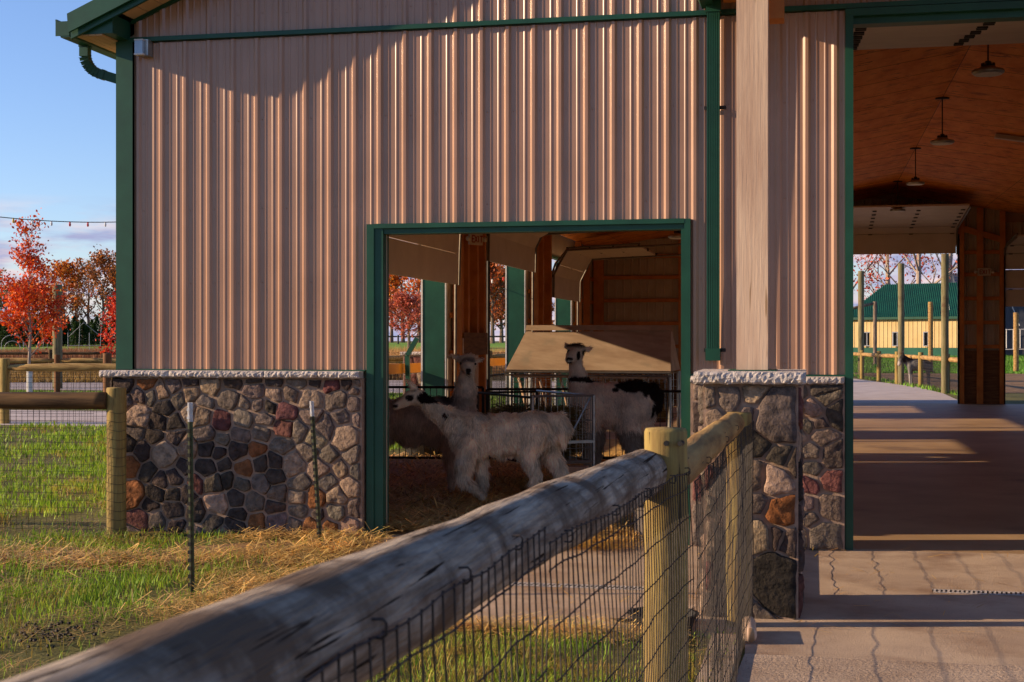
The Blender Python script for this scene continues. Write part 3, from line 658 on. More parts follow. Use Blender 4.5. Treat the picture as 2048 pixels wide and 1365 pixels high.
m.build('downspout', green, barn)
# ------------------------------------------------------------------ wall light, exit signs, pendants
wl = empty('wall_light', 'small grey box wall light with glass front under the belt trim at the left corner', 'wall light', tuple(onY(292, 98, -.02)))
c = onY(292, 99, -.02); m = MB(); m.box(c.x-.045, c.x+.06, -.10, -.004, c.z-.075, c.z+.07); m.build('housing', steel, wl)
m = MB(); m.box(c.x-.052, c.x+.025, -.14, -.101, c.z-.06, c.z+.055); m.build('lens', glass, wl)
m = MB(); m.box(c.x-.055, c.x+.03, -.145, -.098, c.z-.075, c.z-.061); m.box(c.x-.055, c.x+.03, -.145, -.098, c.z+.056, c.z+.066); m.build('guard', whitep, wl)
def letters(mb, text, x0, z0, h, y, sp=.7, t=.18):
    G = {'E': [(0,0,0,1),(0,0,.6,0),(0,.5,.5,.5),(0,1,.6,1)], 'X': [(0,0,.6,1),(0,1,.6,0)], 'I': [(.3,0,.3,1)], 'T': [(.3,0,.3,1),(0,1,.6,1)]}
    for i, ch in enumerate(text):
        for a_, b_, c_, d_ in G[ch]:
            mb.beam((x0+(i*sp+a_)*h, y, z0+b_*h), (x0+(i*sp+c_)*h, y, z0+d_*h), .004, t*h, (0, -1, 0)) if False else mb.beam((x0+(i*sp+a_)*h, y, z0+b_*h), (x0+(i*sp+c_)*h+1e-4, y, z0+d_*h), t*h, .004, (0, 1, 0))
def exit_sign(label, loc, rz):
    e = empty('exit_sign', label, 'exit sign', loc, rz)
    m = MB(); m.box(-.17, .17, -.04, .0, -.10, .10); m.build('sign_box', signw, e, local=True)
    m = MB(); letters(m, 'EXIT', -.11, -.055, .11, -.044, .62); m.build('lettering', red, e, local=True)
    for s_ in (-1, 1):
        m = MB(); m.ball((s_*.22, -.05, .0), (.045, .05, .045), 10, 7); m.build('lamp_head', signw, e, local=True)
    return e
v = onY(1968, 545, YB-.26); exit_sign('red and white EXIT sign with two lamp heads on the far right wall post', tuple(v), 0)
exit_sign('EXIT sign seen edge-on between the first two side doors, red letters', (-5.78, 12.25, 3.48), R(62))
lights = []
for k, (y_, rod, lab) in enumerate(((6.19, .6, 'nearest and largest round pendant light under the plywood ceiling, cable beside its rod'), (12.42, .66, 'second pendant light down the aisle, long rod clear against the plywood'), (18.65, .66, 'third pendant light down the aisle, between the long-rod one and the far door'), (24.9, .66, 'farthest pendant light inside, hanging in front of the raised far door'))):
    zb = 4.945; e = empty('pendant_light', lab, 'pendant light', (RIDX, y_, zb), 0, 'pendant lights along the ridge of the barn ceiling')
    if k == 0:
        m = MB(); n_ = 24; prof = [(.0, .01), (.15, .0), (.185, .012), (.195, .035), (.18, .055), (.10, .075), (.085, .10), (.0, .10)]
        vs = [(r_*math.cos(2*math.pi*i/n_), r_*math.sin(2*math.pi*i/n_), z_) for r_, z_ in prof for i in range(n_)]
        fs = [(j*n_+i, j*n_+(i+1) % n_, (j+1)*n_+(i+1) % n_, (j+1)*n_+i) for j in range(len(prof)-1) for i in range(n_)]
        m.add(vs, fs); sh = m.build('shade', steel, e, smooth=True, local=True)
        m = MB(); m.tube([(0, 0, -.004), (0, 0, .004)], .165, 20); ln = m.build('diffuser', whitep, e, local=True)
        m = MB()
        for i in range(10): a_ = i*.628; m.box(.07*math.cos(a_)-.012, .07*math.cos(a_)+.012, .07*math.sin(a_)-.012, .07*math.sin(a_)+.012, .07, .135)
        m.tube([(0, 0, .1), (0, 0, .16)], .035, 8); fn = m.build('heat_sink', dsteel, e, local=True)
        m = MB(); m.tube([(0, 0, .15), (0, 0, .74)], .011, 6); rd = m.build('rod', dsteel, e, local=True)
        m = MB(); m.box(-.11, .11, -.03, .03, .735, .765); mt_ = m.build('mount', dsteel, e, local=True)
    else:
        for o in (sh, ln, fn, rd, mt_): link(o.copy(), e)
sl = empty('strip_light', 'long pale strip light fixed to the right slope of the barn ceiling', 'strip light', (5.6, 16, 4.98)); v = at(2030, 364, 26)
m = MB(); m.beam((v.x-.35, v.y, ceilz(v.x-.35)-.06), (v.x+1.2, v.y, ceilz(v.x+1.2)-.06), .16, .07); sl.location = (v.x, v.y, v.z); m.build('housing', signw, sl)
v = at(1357, 478, 26); e = empty('pendant_light', 'small round pendant light inside the pen, at top right of the pen doorway', 'pendant light', tuple(v), 0, 'pendant lights along the ridge of the barn ceiling')
for o in (sh, ln, fn): link(o.copy(), e)
m = MB(); m.tube([v+Vector((0, 0, .14)), Vector((v.x, v.y, ceilz(v.x)))], .011, 6); m.build('rod', dsteel, e)
# ================================================================== FENCES
def logrod(mb, p, q, r, n=16, seg=.12, wob=.18, taper=None, bow=0.0):
    p, q = Vector(p), Vector(q); L_ = (q-p).length; k = max(3, int(L_/seg)); pts = []; rs = []
    for i in range(k+1):
        t = i/k; c_ = p.lerp(q, t)+Vector((0, 0, bow*math.sin(math.pi*t)))+Vector((.008*mn.noise(Vector((t*L_*1.1, p.x, 1))), 0, .008*mn.noise(Vector((t*L_*1.1, p.y, 5)))))
        pts.append(c_); rs.append(r*(1+.06*mn.noise(Vector((t*L_*1.4, q.x, 3)))))
    if taper:
        for i in (0, k):
            if (i == 0 and 'a' in taper) or (i == k and 'b' in taper): rs[i] *= .62
        if 'a' in taper: rs[1] *= .93
        if 'b' in taper: rs[k-1] *= .93
    mb.tube(pts, rs, n, True, wob=wob*.35)
def upright(mb, x, y, z0, z1, r, n=18, wob=.12):
    k = max(3, int((z1-z0)/.1)); mb.tube([(x, y, z0+(z1-z0)*i/k) for i in range(k)]+[(x, y, z1-.012), (x, y, z1)], [r*(1+.03*mn.noise(Vector((x, y, i*.4)))) for i in range(k)]+[r*.99, r*.93], n, True, wob=wob*.4)
def mesh_fence(mb, p, q, z0, z1, dv, dh, r, rng, wav=.006, knots=True, n=3, z1b=None):
    """woven wire: p,q ground points (x,y)"""
    p, q = Vector((p[0], p[1], 0)), Vector((q[0], q[1], 0)); L_ = (q-p).length; d = (q-p)/L_; nv = int(L_/dv); off = Vector((-d.y, d.x, 0))
    H_ = [z1-.003]+[z1-dh*(i+.55) for i in range(int((z1-z0)/dh))]
    def W(s_, z_): 
        return p+d*(s_+.006*mn.noise(Vector((s_*3, z_*5, 1))))+off*(.022*mn.noise(Vector((s_*.9, z_*1.6, 7)))+.004*mn.noise(Vector((s_*9, z_*9, 2))))+Vector((0, 0, z_+((z1b-z1)*s_/L_*(z_-z0)/(z1-z0) if z1b else 0)+wav*mn.noise(Vector((s_*4.5, z_*30, 3)))+(wav*.5*math.sin(s_/dv*math.pi))))
    for z_ in H_:
        mb.tube([W(i*dv, z_) for i in range(nv+1)], r*1.15, n, False)
    for i in range(nv+1):
        s_ = i*dv; zz = [z1]+H_[1:]+[z0]
        mb.tube([W(s_, z_) for z_ in zz], r, n, False)
        if knots:
            for z_ in H_: 
                c_ = W(s_, z_); k_ = r*2.0; mb.beam(c_-d*k_-Vector((0, 0, k_*.7)), c_+d*k_+Vector((0, 0, k_*.7)), k_*1.1, k_*1.1)
rngF = random.Random(3)
nf = empty('log_fence', 'weathered grey log rail fence with woven wire running from the camera to the stone pillar', 'fence', (-.49, -7.14, 0))
RX = -.50
m = MB(); logrod(m, (-.645, -12.6, 1.39), (-.552, -7.06, 1.252), .080, 32, .04, .25, 'b'); m.build('rail', oldlog, nf, smooth=True)
m = MB(); logrod(m, (RX+.03, -7.1, 1.25), (-.455, -3.36, 1.21), .068, 22, .06, .2, 'b'); m.build('rail', log2, nf, smooth=True)
for x, y, h, r in ((-.485, -7.13, 1.405, .074), (-.432, -3.32, 1.272, .076), (-.70, -11.0, 1.42, .07)):
    m = MB(); upright(m, x, y, -.1, h, r, 22); m.build('post', postw, nf, smooth=True)
m = MB(); mesh_fence(m, (-.545, -12.3), (-.488, -9.3), .02, 1.345, .0508, .105, .0017, rngF, .010, n=4)
mesh_fence(m, (-.488, -9.27), (-.400, -7.1), .02, 1.318, .0508, .105, .0017, rngF, .010, n=4, z1b=1.262)
mesh_fence(m, (-.393, -7.08), (-.352, -3.28), .02, 1.225, .0508, .105, .0015, rngF, .010, n=4)
m.build('wire_mesh', wire, nf)
m = MB()
for y in (-10.3, -9.9, -9.55, -9.1, -8.55, -8.05, -7.55, -7.2, -6.4, -5.2, -4.3):
    c_ = Vector(((-.545+.019*(y+12.3) if y < -9.3 else -.488+.040*(y+9.3)) if y < -7.1 else -.39, y, (1.355 if y < -9.3 else 1.31-.02*(y+9.3)) if y < -7.1 else 1.24)); m.tube([c_+Vector((-.012, 0, .010)), c_+Vector((.002, 0, .011)), c_+Vector((.006, .001, .006)), c_+Vector((.006, .002, -.008)), c_+Vector((0, .002, -.013)), c_+Vector((-.012, .002, -.012))], .0019, 5)
split_build(m, 'staple', wire, nf)
m = MB(); m.tube([(-.475+.0, -7.22, 1.36), (-.475, -7.195, 1.36)], .009, 8); m.tube([(-.43, -7.215, 1.36), (-.425, -7.18, 1.36)], .009, 8); m.build('bolt', dsteel, nf)
m = MB(); m.box(-.56, -.40, -5.2, -3.75, -.02, .03); m.build('ground_board', plyf, nf)
pf = empty('wire_fence', 'short woven wire fence section between the stone pillar and the barn wall', 'fence', (-.15, -1.2, 0))
m = MB(); mesh_fence(m, (-.15, -2.33), (-.15, -.13), .03, 1.2, .0508, .105, .0017, rngF, .012, n=3); m.build('wire_mesh', wire, pf)
m = MB(); m.box(-.17, -.13, -2.33, -.13, 0, .055); m.build('ground_board', plyf, pf)
m = MB(); logrod(m, (-.17, -2.33, 1.2), (-.17, -.13, 1.2), .055, 12); m.build('rail', log2, pf, smooth=True)
# round cut log lying along the fence foot, and rubber tray
m = MB(); logrod(m, (-.345, -3.86, .052), (-.365, -3.50, .05), .043, 16, .06, .1); lg = m.build('cut_log', bluepost, smooth=True); tag(lg, 'short pale round log lying at the foot of the end fence post', 'log')
def tub(name, label, x, y, r, h, mt, z=.0, group=None):
    m = MB(); n_ = 26; prof = [(r*.82, 0), (r*.97, h*.9), (r*1.04, h*.92), (r*1.05, h), (r*.94, h), (r*.92, h*.85), (r*.78, .02), (0, .02)]
    vs = [(x+a_*math.cos(2*math.pi*i/n_), y+a_*math.sin(2*math.pi*i/n_), z+b_) for a_, b_ in prof for i in range(n_)]
    m.add(vs, [(j*n_+i, j*n_+(i+1) % n_, (j+1)*n_+(i+1) % n_, (j+1)*n_+i) for j in range(len(prof)-1) for i in range(n_)])
    return tag(m.build(name, mt, smooth=False), label, name.replace('_', ' '), group)
tub('bucket', 'round grey rubber feed bucket on the concrete just inside the right door jamb', -1.36, .20, .15, .29, greyrub)
tub('rubber_tub', 'low black rubber tub on the floor beyond the llamas at the left of the pen', -5.45, 7.95, .36, .22, black, .05)
tub('feed_pan', 'shallow black rubber pan lying at the foot of the stone pillar behind the wire', -.86, -3.55, .2, .1, black)
fb = MB(); fb.beam((-1.25, -3.33, .06), (-.7, -3.33, .06), .18, .06); fb.beam((-1.2, -3.36, .02), (-1.2, -3.3, .02), .1, .08); tag(fb.build('timber_block', plyf), 'short pale timber block lying against the stone pillar foot behind the wire fence', 'timber')
# left fence at the building corner
lf = empty('log_fence', 'brown single-rail log fence with square wire ending at the stone corner of the barn', 'fence', (-5.95, -.47, 0))
m = MB(); upright(m, -6.00, -.40, -.1, 1.29, .085, 22); m.build('post', postw, lf, smooth=True)
m = MB(); upright(m, -10.6, -.62, -.1, 1.29, .085, 16); m.build('post', postw, lf, smooth=True)
m = MB(); logrod(m, (-14.5, -.85, 1.14), (-6.06, -.45, 1.175), .075, 20, .1, .2); m.build('rail', logdark, lf, smooth=True)
m = MB(); mesh_fence(m, (-14, -.93), (-6.1, -.55), .02, 1.10, .055, .055*1.15, .0016, rngF, .004, False)
for i in range(14):       # wire wrapped round the end post
    z_ = .06+i*.078; m.tube([(-6.0+.088*math.cos(a_), -.40+.088*math.sin(a_), z_+.01*math.sin(a_*2)) for a_ in [R(180+15*j) for j in range(13)]], .0018, 3, False)
m.build('wire_mesh', wire, lf)
# farther fences on the left
def rail_fence(label, pts, h, r, mt_r, mt_p, mesh=True, n=8, ex=.1, name='log_fence'):
    e = empty(name, label, 'fence', (pts[0][0], pts[0][1], gh(*pts[0])))
    for x, y in pts:
        m = MB(); z_ = gh(x, y); upright(m, x, y, z_-.1, z_+h+ex, r*1.15, n); m.build('post', mt_p, e, smooth=True)
    for (a_, b_), (c_, d_) in zip(pts, pts[1:]):
        m = MB(); logrod(m, (a_, b_, gh(a_, b_)+h-r), (c_, d_, gh(c_, d_)+h-r), r, n, .5, .1, 'ab'); m.build('rail', mt_r, e, smooth=True)
    if mesh:
        m = MB()
        for (a_, b_), (c_, d_) in zip(pts, pts[1:]):
            L_ = math.hypot(c_-a_, d_-b_); z_ = gh(a_, b_); k = int(L_/(mesh)); P = lambda t, z: (a_+(c_-a_)*t, b_+(d_-b_)*t, z_+z)
            for i in range(k): m.beam(P(i/k, 0), P(i/k+.0001, h), .006, .006)
            for i in range(int(h/.1)): m.beam(P(0, .05+i*.1), P(1, .05+i*.1), .006, .006)
        m.build('wire_mesh', wire, e)
    return e
rail_fence('nearest tan log rail fence across the pale drive at far left', [(-16.35-4.6, 14.2), (-16.30, 14.6), (-11.6, 15.2), (-9.0, 15.5)], 1.24, .085, logx, postw, .12, 12)
rail_fence('second tan log rail fence beyond the nearest one, with a reddish post', [(-27.5, 28.2), (-23.2, 28.8), (-18.0, 29.6), (-13.0, 30.3), (-8, 31)], 1.17, .085, logx, redpost, .15, 8)
rail_fence('far brown log rail fence along the near edge of the pond', [(-52, 53.5), (-45, 54.5), (-38.8, 55.5), (-36.1, 56.1), (-33.0, 56.6), (-26, 57.5), (-18, 58.5), (-11, 59)], 1.15, .09, logdark, logdark, None, 6)
rail_fence('low black board fence at the back of the lawn below the spruces', [(-120+9*i, 150) for i in range(14)], 1.0, .1, dsteel, dsteel, None, 5, name='board_fence')
# pale yellow beam rail outside the pen doors
m = MB(); m.beam((-7.0, 8, 1.24), (-7.0, 14.3, 1.21), .05, .17); e = m.build('safety_rail', yellowbeam); tag(e, 'bright orange-yellow horizontal rail outside the first side door, left of the green jamb', 'rail')
m = MB(); m.beam((-7.0, 15.4, 1.25), (-7.0, 24.0, 1.20), .05, .17); e = m.build('safety_rail', yellowbeam); tag(e, 'bright orange-yellow horizontal rail outside the second side door, left of the feeder', 'rail')
rail_fence('tan post and rail fence on the grass seen through the first side door', [(-13.8, 22.3), (-11.8, 24.5), (-10.7, 27.5), (-9.9, 31.5), (-8.8, 35)], 1.3, .08, logx, postw, .15, 8)
# rear right fence
rail_fence('curving tan rail fence with dark wire mesh along the path behind the barn', [(4.7, 33.5), (4.35, 37.0), (3.95, 43.07), (3.3, 46.6), (2.72, 49.45), (2.2, 54.5), (1.2, 60.2)], 1.18, .085, log2, postw, .1, 10)
for k, (x, y, h, r, lab) in enumerate(((2.34, 60.1, 5.15, .15, 'tall grey-green pole behind the barn, leftmost and farthest of the three beside the path'), (3.39, 45.6, 4.73, .12, 'tall leaning grey pole behind the barn, middle one of the three beside the path'), (4.24, 36.5, 4.55, .12, 'thick tall pole nearest the right edge of the far aisle doorway'))):
    m = MB(); upright(m, x, y, -.1, h, r, 12); tag(m.build('pole', greypole, smooth=True), lab, 'pole', 'tall poles beside the path behind the barn')
m = MB(); upright(m, 10.5, 66.9, .1, 3.2, .14, 12); tag(m.build('pole', log2, smooth=True), 'short tan pole on the grass in front of the grey shed', 'pole')
v = at(1861, 715, 80); m = MB(); upright(m, v.x, v.y, .1, 3.9, .14, 10); tag(m.build('pole', log2, smooth=True), 'tan wooden pole with a slanting stay in front of the third house window', 'pole')
v = at(1750, 700, 90); m = MB(); upright(m, v.x, v.y, .1, 4.2, .12, 8); m.tube([(v.x, v.y, 4.1), (v.x-3, v.y, 3.4)], .1, 6); tag(m.build('gate_post', bark, smooth=True), 'dark slim post with a sloping top bar in front of the yellow house', 'post')
m = MB(); upright(m, -26.49, 34.59, 0, 3.72, .17, 12); tag(m.build('pole', greypole, smooth=True), 'tall grey-green pole carrying a light string beside the red maple', 'pole')
m = MB(); upright(m, -19.0, 29.0, 0, 1.0, .12, 10); tag(m.build('short_post', log2, smooth=True), 'short pale post standing between the second fence and the barn corner', 'post')
m = MB(); upright(m, -19.75, 25.5, -.1, 1.35, .12, 10); tag(m.build('short_post', redpost, smooth=True), 'short stout reddish post behind the tan rail, left of the tall pole', 'post')
# T-posts
def tpost_obj(label, px, py, ptop, lean=0):
    b = gnd(px, py); dz = math.hypot(b.x, b.y-YC); t_ = onY(px+lean, ptop, b.y); h = t_.z
    e = empty('t_post', label, 'metal post', tuple(b), 0, 'metal T-posts in front of the stone wall'); m = MB()
    tx = (t_.x-b.x); P = lambda dx, dy, z: (b.x+tx*z/h+dx, b.y+dy, z)
    def bar(mb, x0, x1, y0, y1, z0, z1):
        vs = [P(x, y, z) for z in (z0, z1) for x, y in ((x0, y0), (x1, y0), (x1, y1), (x0, y1))]
        mb.add(vs, [(0,3,2,1),(4,5,6,7),(0,1,5,4),(1,2,6,5),(2,3,7,6),(3,0,4,7)])
    zt = h-.13
    bar(m, -.018, .018, 0, .004, -.1, zt); bar(m, -.003, .003, -.022, -.0, -.1, zt)
    k = 0
    m.build('shaft', tpost, e); m = MB()
    while .08+k*.054 < zt: bar(m, -.012, .012, -.036, -.0225, .06+k*.054, .084+k*.054); k += 1
    split_build(m, 'stud', black, e)
    m = MB(); bar(m, -.018, .018, 0, .004, zt+.001, h); bar(m, -.003, .003, -.022, -.0, zt+.001, h); 
    for i in range(2): bar(m, -.009, .009, -.032, -.022, zt+.02+i*.054, zt+.038+i*.054)
    m.build('painted_tip', whitep, e)
tpost_obj('green studded steel T-post with a white tip, nearer one standing in the straw', 384, 1190, 806, -4)
tpost_obj('dark leaning steel T-post with a white tip, close to the stone wall', 640, 1084, 803, -17)
# ================================================================== PEN FITTINGS
def wirepanel(mb, p, q, z0, z1, dx, dz, r, frame=.014, skew=0):
    p, q = Vector((*p, 0)), Vector((*q, 0)); L_ = (q-p).length; d = (q-p)/L_
    for z_ in (z0, z1): mb.tube([p+Vector((0, 0, z_)), q+Vector((0, 0, z_))], frame, 6)
    for s_ in (0, L_): mb.tube([p+d*s_+Vector((0, 0, z0)), p+d*s_+Vector((0, 0, z1))], frame, 6)
    if dx:
        for i in range(1, int(L_/dx)): mb.tube([p+d*i*dx+Vector((0, 0, z0)), p+d*i*dx+Vector((0, 0, z1))], r, 4, False)
    if dz:
        for i in range(1, int((z1-z0)/dz)): mb.tube([p+Vector((0, 0, z0+i*dz)), q+Vector((0, 0, z0+i*dz))], r, 4, False)
for lab, a_, b_, z1 in (('black barred pen panel behind the llamas at the left', (-5.9, 6.55), (-4.35, 6.75), 1.075), ('black barred pen panel in the middle, behind the llama looking at the camera', (-4.3, 6.76), (-2.9, 7.1), 1.05), ('black barred pen panel at the right, below the feeder end', (-2.85, 7.12), (-1.25, 7.42), 1.02)):
    m = MB(); wirepanel(m, a_, b_, .12, z1, .085, None, .006, .02); m.tube([(*a_, 0), (*a_, z1)], .02, 6); m.tube([(*b_, 0), (*b_, z1)], .02, 6); tag(m.build('pen_panel', dsteel), lab, 'pen panel', 'black barred pen panels')
# tall outdoor panel seen over it
m = MB(); wirepanel(m, (-6.4, 14.6), (-6.4, 20.3), .1, 1.0, .11, .3, .006, .02); tag(m.build('pen_panel', dsteel), 'dark wire pen panel outside the second side door, against bright grass', 'pen panel')
def hay(name, label, boxes, n, seed, parent=None, col='#6e5a2c', kind='stuff', L0=.10, up=.35):
    rg = np.random.default_rng(seed); V = []; base = np.array(C(col)); cols = []
    bs = np.array(boxes, float); vol = np.prod(bs[:, 1::2]-bs[:, 0::2]+.01, 1); pick = rg.choice(len(bs), n, p=vol/vol.sum())
    c_ = np.stack([rg.uniform(bs[pick, i*2], bs[pick, i*2+1]) for i in range(3)], 1)
    d = rg.normal(size=(n, 3))*[1, 1, up]; d /= np.linalg.norm(d, axis=1, keepdims=True); l = rg.uniform(.4, 1.3, n)[:, None]*L0
    sdv = np.cross(d, rg.normal(size=(n, 3))); sdv /= np.linalg.norm(sdv, axis=1, keepdims=True); wd = rg.uniform(.0015, .0035, n)[:, None]
    V = np.stack([c_-d*l-sdv*wd, c_-d*l+sdv*wd, c_+d*l+sdv*wd, c_+d*l-sdv*wd], 1).reshape(-1, 3)
    cols = base*rg.uniform(.55, 1.5, (n, 1))*rg.uniform(.9, 1.1, (n, 3))
    o = tri_mesh(name, V, np.arange(n*4).reshape(-1, 4), strawm, parent, cols)
    if kind: tag(o, label, 'hay' if kind else None, kind=kind)
    return o
# hay rack: angled crate of galvanised wire on low legs
A_, B_, C_ = (-3.87, 4.41), (-2.95, 3.08), (-2.35, 3.51); D_ = (-3.25, 4.9)
hr = empty('hay_rack', 'galvanized wire hay rack crate full of hay between the llamas', 'hay rack', (-2.95, 3.6, 0))
for nm, a_, b_, mt_, top in (('side_panel', A_, B_, dsteel, 1.09), ('front_panel', B_, C_, steel, 1.105), ('side_panel', C_, D_, steel, 1.10), ('back_panel', D_, A_, dsteel, 1.09)):
    m = MB(); wirepanel(m, a_, b_, .38, top, .075, .15, .0035, .015); 
    m.tube([(*a_, .02), (*a_, top)], .018, 6)
    if nm == 'front_panel':
        m.tube([(b_[0]-.03, b_[1]-.02, top-.02), (b_[0]-.22, b_[1]-.16, top-.42)], .011, 6); m.beam((a_[0], a_[1]-.01, .60), (b_[0], b_[1]-.01, .60), .02, .03)
    m.build(nm, mt_, hr)
m = MB(); m.prism([A_, B_, C_, D_], 'z', .36, .375); m.build('base', plyf, hr)
tag(hay('hay', 'dark green-brown hay filling the wire rack', [(-3.55, -2.6, 3.55, 4.4, .42, .95), (-3.15, -2.6, 3.35, 3.9, .42, .85)], 9000, 4), None, 'hay')
m = MB(); m.box(-2.7, -2.35, 3.0, 3.2, .06, .36); tag(m.build('wooden_step', bluepost), 'pale low wooden block under the hay rack behind the white llama', 'block')
# big roofed feeder
fd = empty('feeder', 'large plywood-roofed hay feeder with hinged tent roof and wire sides, lit diagonally by the sun', 'hay feeder', (-3.0, 8.3, 0))
FX0, FX1, FY, FD = -4.22, -1.95, 7.62, 1.5; ze, zr = 1.30, 1.93; sk = .20
def F(x, t, z): return (x, FY+t+(x-FX0)*sk, z)
m = MB()
m.add([F(FX0, 0, ze), F(FX1, 0, ze-.02), F(FX1-.06, .62, zr-.09), F(FX0+.16, .62, zr-.09)] + [F(FX0, .012, ze-.03), F(FX1, .012, ze-.05), F(FX1-.06, .64, zr-.12), F(FX0+.16, .64, zr-.12)], [(0, 1, 2, 3), (7, 6, 5, 4), (0, 4, 5, 1), (1, 5, 6, 2), (3, 2, 6, 7), (0, 3, 7, 4)])
m.build('roof_panel', plyf, fd)
m = MB(); m.add([F(FX0, FD, ze), F(FX1, FD, ze-.02), F(FX1-.06, .8, zr-.09), F(FX0+.16, .8, zr-.09)], [(3, 2, 1, 0)]); m.build('roof_panel', plyf, fd)
m = MB(); m.add([F(FX0+.15, .60, zr-.075), F(FX1-.05, .60, zr-.075), F(FX1-.05, .68, zr), F(FX0+.15, .68, zr), F(FX1-.05, .82, zr-.075), F(FX0+.15, .82, zr-.075)], [(0, 1, 2, 3), (3, 2, 4, 5)]); m.build('ridge_cap', plyf, fd)
m = MB()
for x_, s_ in ((FX1-.055, 1), (FX0+.15, -1)):
    e_ = FX1+.0 if s_ > 0 else FX0
    m.add([F(e_, .02, ze-.03), F(e_, FD, ze-.03), F(x_, .8, zr-.095), F(x_, .62, zr-.095)], [(0, 1, 2, 3)])
m.build('gable_end', plyf, fd)
m = MB()
for z_, t_ in ((ze-.035, -.015), (ze-.075, -.005)): m.tube([F(FX0-.02, t_, z_), F(FX1+.02, t_, z_-.02)], .013, 8)
m.tube([F(FX0, FD, ze-.05), F(FX1, FD, ze-.07)], .014, 6)
for x_ in (FX0+.06, FX1-.02):
    for t_ in (.05, FD-.05): m.tube([F(x_, t_, 0), F(x_, t_, ze-.05)], .028, 8)
m.build('frame', steel, fd)
m = MB()
for t_ in (.12, FD-.12):
    for i in range(30): m.tube([F(FX0+.08+i*.075, t_, .72), F(FX0+.08+i*.075, t_, ze-.06)], .004, 4, False)
    for i in range(7): m.tube([F(FX0+.06, t_, .62+i*.10), F(FX1-.04, t_, .62+i*.10)], .004, 4, False)
m.build('wire_side', steel, fd)
m = MB()
for i in range(8):
    x_ = FX0+.14+i*.29; m.beam(F(x_, .1, ze-.06), F(x_+.09, .3, .72), .035, .02)
m.beam(F(FX0+.05, .05, ze-.10), F(FX1-.05, .05, ze-.12), .02, .03); m.build('wood_slat', bluepost, fd)
m = MB()
for i in range(2): m.box(0, 0, 0, 0, 0, 0)
m.build('tray', plyf, fd) if False else None
m = MB(); m.prism([F(FX0+.1, .1, 0)[:2], F(FX1-.08, .1, 0)[:2], F(FX1-.08, FD-.1, 0)[:2], F(FX0+.1, FD-.1, 0)[:2]], 'z', .55, .58); m.build('tray', plank_dark, fd)
yy = FY+.45
tag(hay('hay', 'golden hay held behind the wire inside the roofed feeder', [(-2.95, -2.05, yy+.02, yy+1.0, .6, 1.12)], 5000, 9, col='#8e6a2c'), None, 'hay')
# ================================================================== STRAW + GRASS
def blades(name, label, n, seed, zr_, u_, accept, size, width, z0=0, kind='stuff', dens=None):
    rg = np.random.default_rng(seed); z = zr_[0]*(zr_[1]/zr_[0])**rg.random(n); u = rg.uniform(*u_, n)
    X = z*(u*CA-SA); Y = YC+z*(u*SA+CA); k = accept(X, Y, rg); X, Y, z = X[k], Y[k], z[k]; n = len(X)
    cl = vnoise(X, Y, .35, 2)*.6+vnoise(X, Y, .12, 5)*.4
    h = size*(.35+1.15*cl)*rg.uniform(.6, 1.3, n)*np.clip(z/11, .8, 2.2)**.3; wd = width*np.clip(z/9, .8, 3.2)
    az = rg.uniform(0, 2*np.pi, n); ln = h*rg.uniform(.15, .75, n); dx, dy = np.cos(az)*ln, np.sin(az)*ln; px_, py_ = -np.sin(az)*wd, np.cos(az)*wd
    G = np.array([gh(a_, b_) for a_, b_ in zip(X, Y)]) if n < 400000 else 0
    V = np.empty((n, 5, 3)); Z0 = z0+G-.01
    for i, (t, ww) in enumerate(((0, 1), (0, -1), (.55, .8), (.55, -.8), (1, 0))):
        V[:, i, 0] = X+dx*t**1.8+px_*ww; V[:, i, 1] = Y+dy*t**1.8+py_*ww; V[:, i, 2] = Z0+h*(t if t < 1 else .94)
    T = np.arange(n)[:, None]*5; T = np.concatenate([T+[0, 1, 3], T+[0, 3, 2], T+[2, 3, 4]], 1).reshape(-1, 3)
    dry = vnoise(X, Y, .8, 11)*.6+vnoise(X, Y, .25, 12)*.4+rg.normal(0, .12, n); gcol = np.array(C('#9fbc38')); gc2 = np.array(C('#557f1e')); dc = np.array(C('#a38a45'))
    t_ = rg.random((n, 1)); col = gcol*t_+gc2*(1-t_); dm = np.clip((dry-.62)*4, 0, 1)[:, None]; col = (col*(1-dm)+dc*dm)*rg.uniform(.7, 1.25, (n, 1))
    return tag(tri_mesh(name, V.reshape(-1, 3), T, blade, col=np.repeat(col, 3, 0)), label, 'grass', kind=kind)
def slab(X, Y): return ((X > -3.60) & (Y > -3.60)) | ((X > -.42))
def barnm(X, Y): return (X > -6.35) & (Y > -.12)
def strawband(X, Y):
    c_ = np.where(X < -3.6, -1.95+.9*np.clip((X+5.6)/2, 0, 1), -3.75); wv = np.where(X < -3.6, .42, .16)
    a_ = np.exp(-((Y-c_+.25*(vnoise(X, Y, .7, 3)-.5))/wv)**2)
    e_ = np.exp(-((X+3.75)/.28)**2)*(Y < -.3)*(Y > -3.9)
    w_ = np.exp(-((Y+.35)/.3)**2)*(X > -4.9)*(X < -3.5)
    return np.clip(a_*(Y < 0)+e_*.9+w_, 0, 1)
def acc1(X, Y, rg):
    d = 1-.93*strawband(X, Y); pat = vnoise(X, Y, 1.1, 21)*.55+vnoise(X, Y, .4, 22)*.45; d *= np.clip((pat-.34)*4.2, .05, 1)
    return (~slab(X, Y)) & (~barnm(X, Y)) & (rg.random(len(X)) < d) & ~((Y > 14.1) & (Y < 20.5)) 
blades('grass', 'bright green tufted grass with dry blades between the fence and the stone wall', 190000, 1, (2.6, 29), (-.40, .16), acc1, .078, .0030)
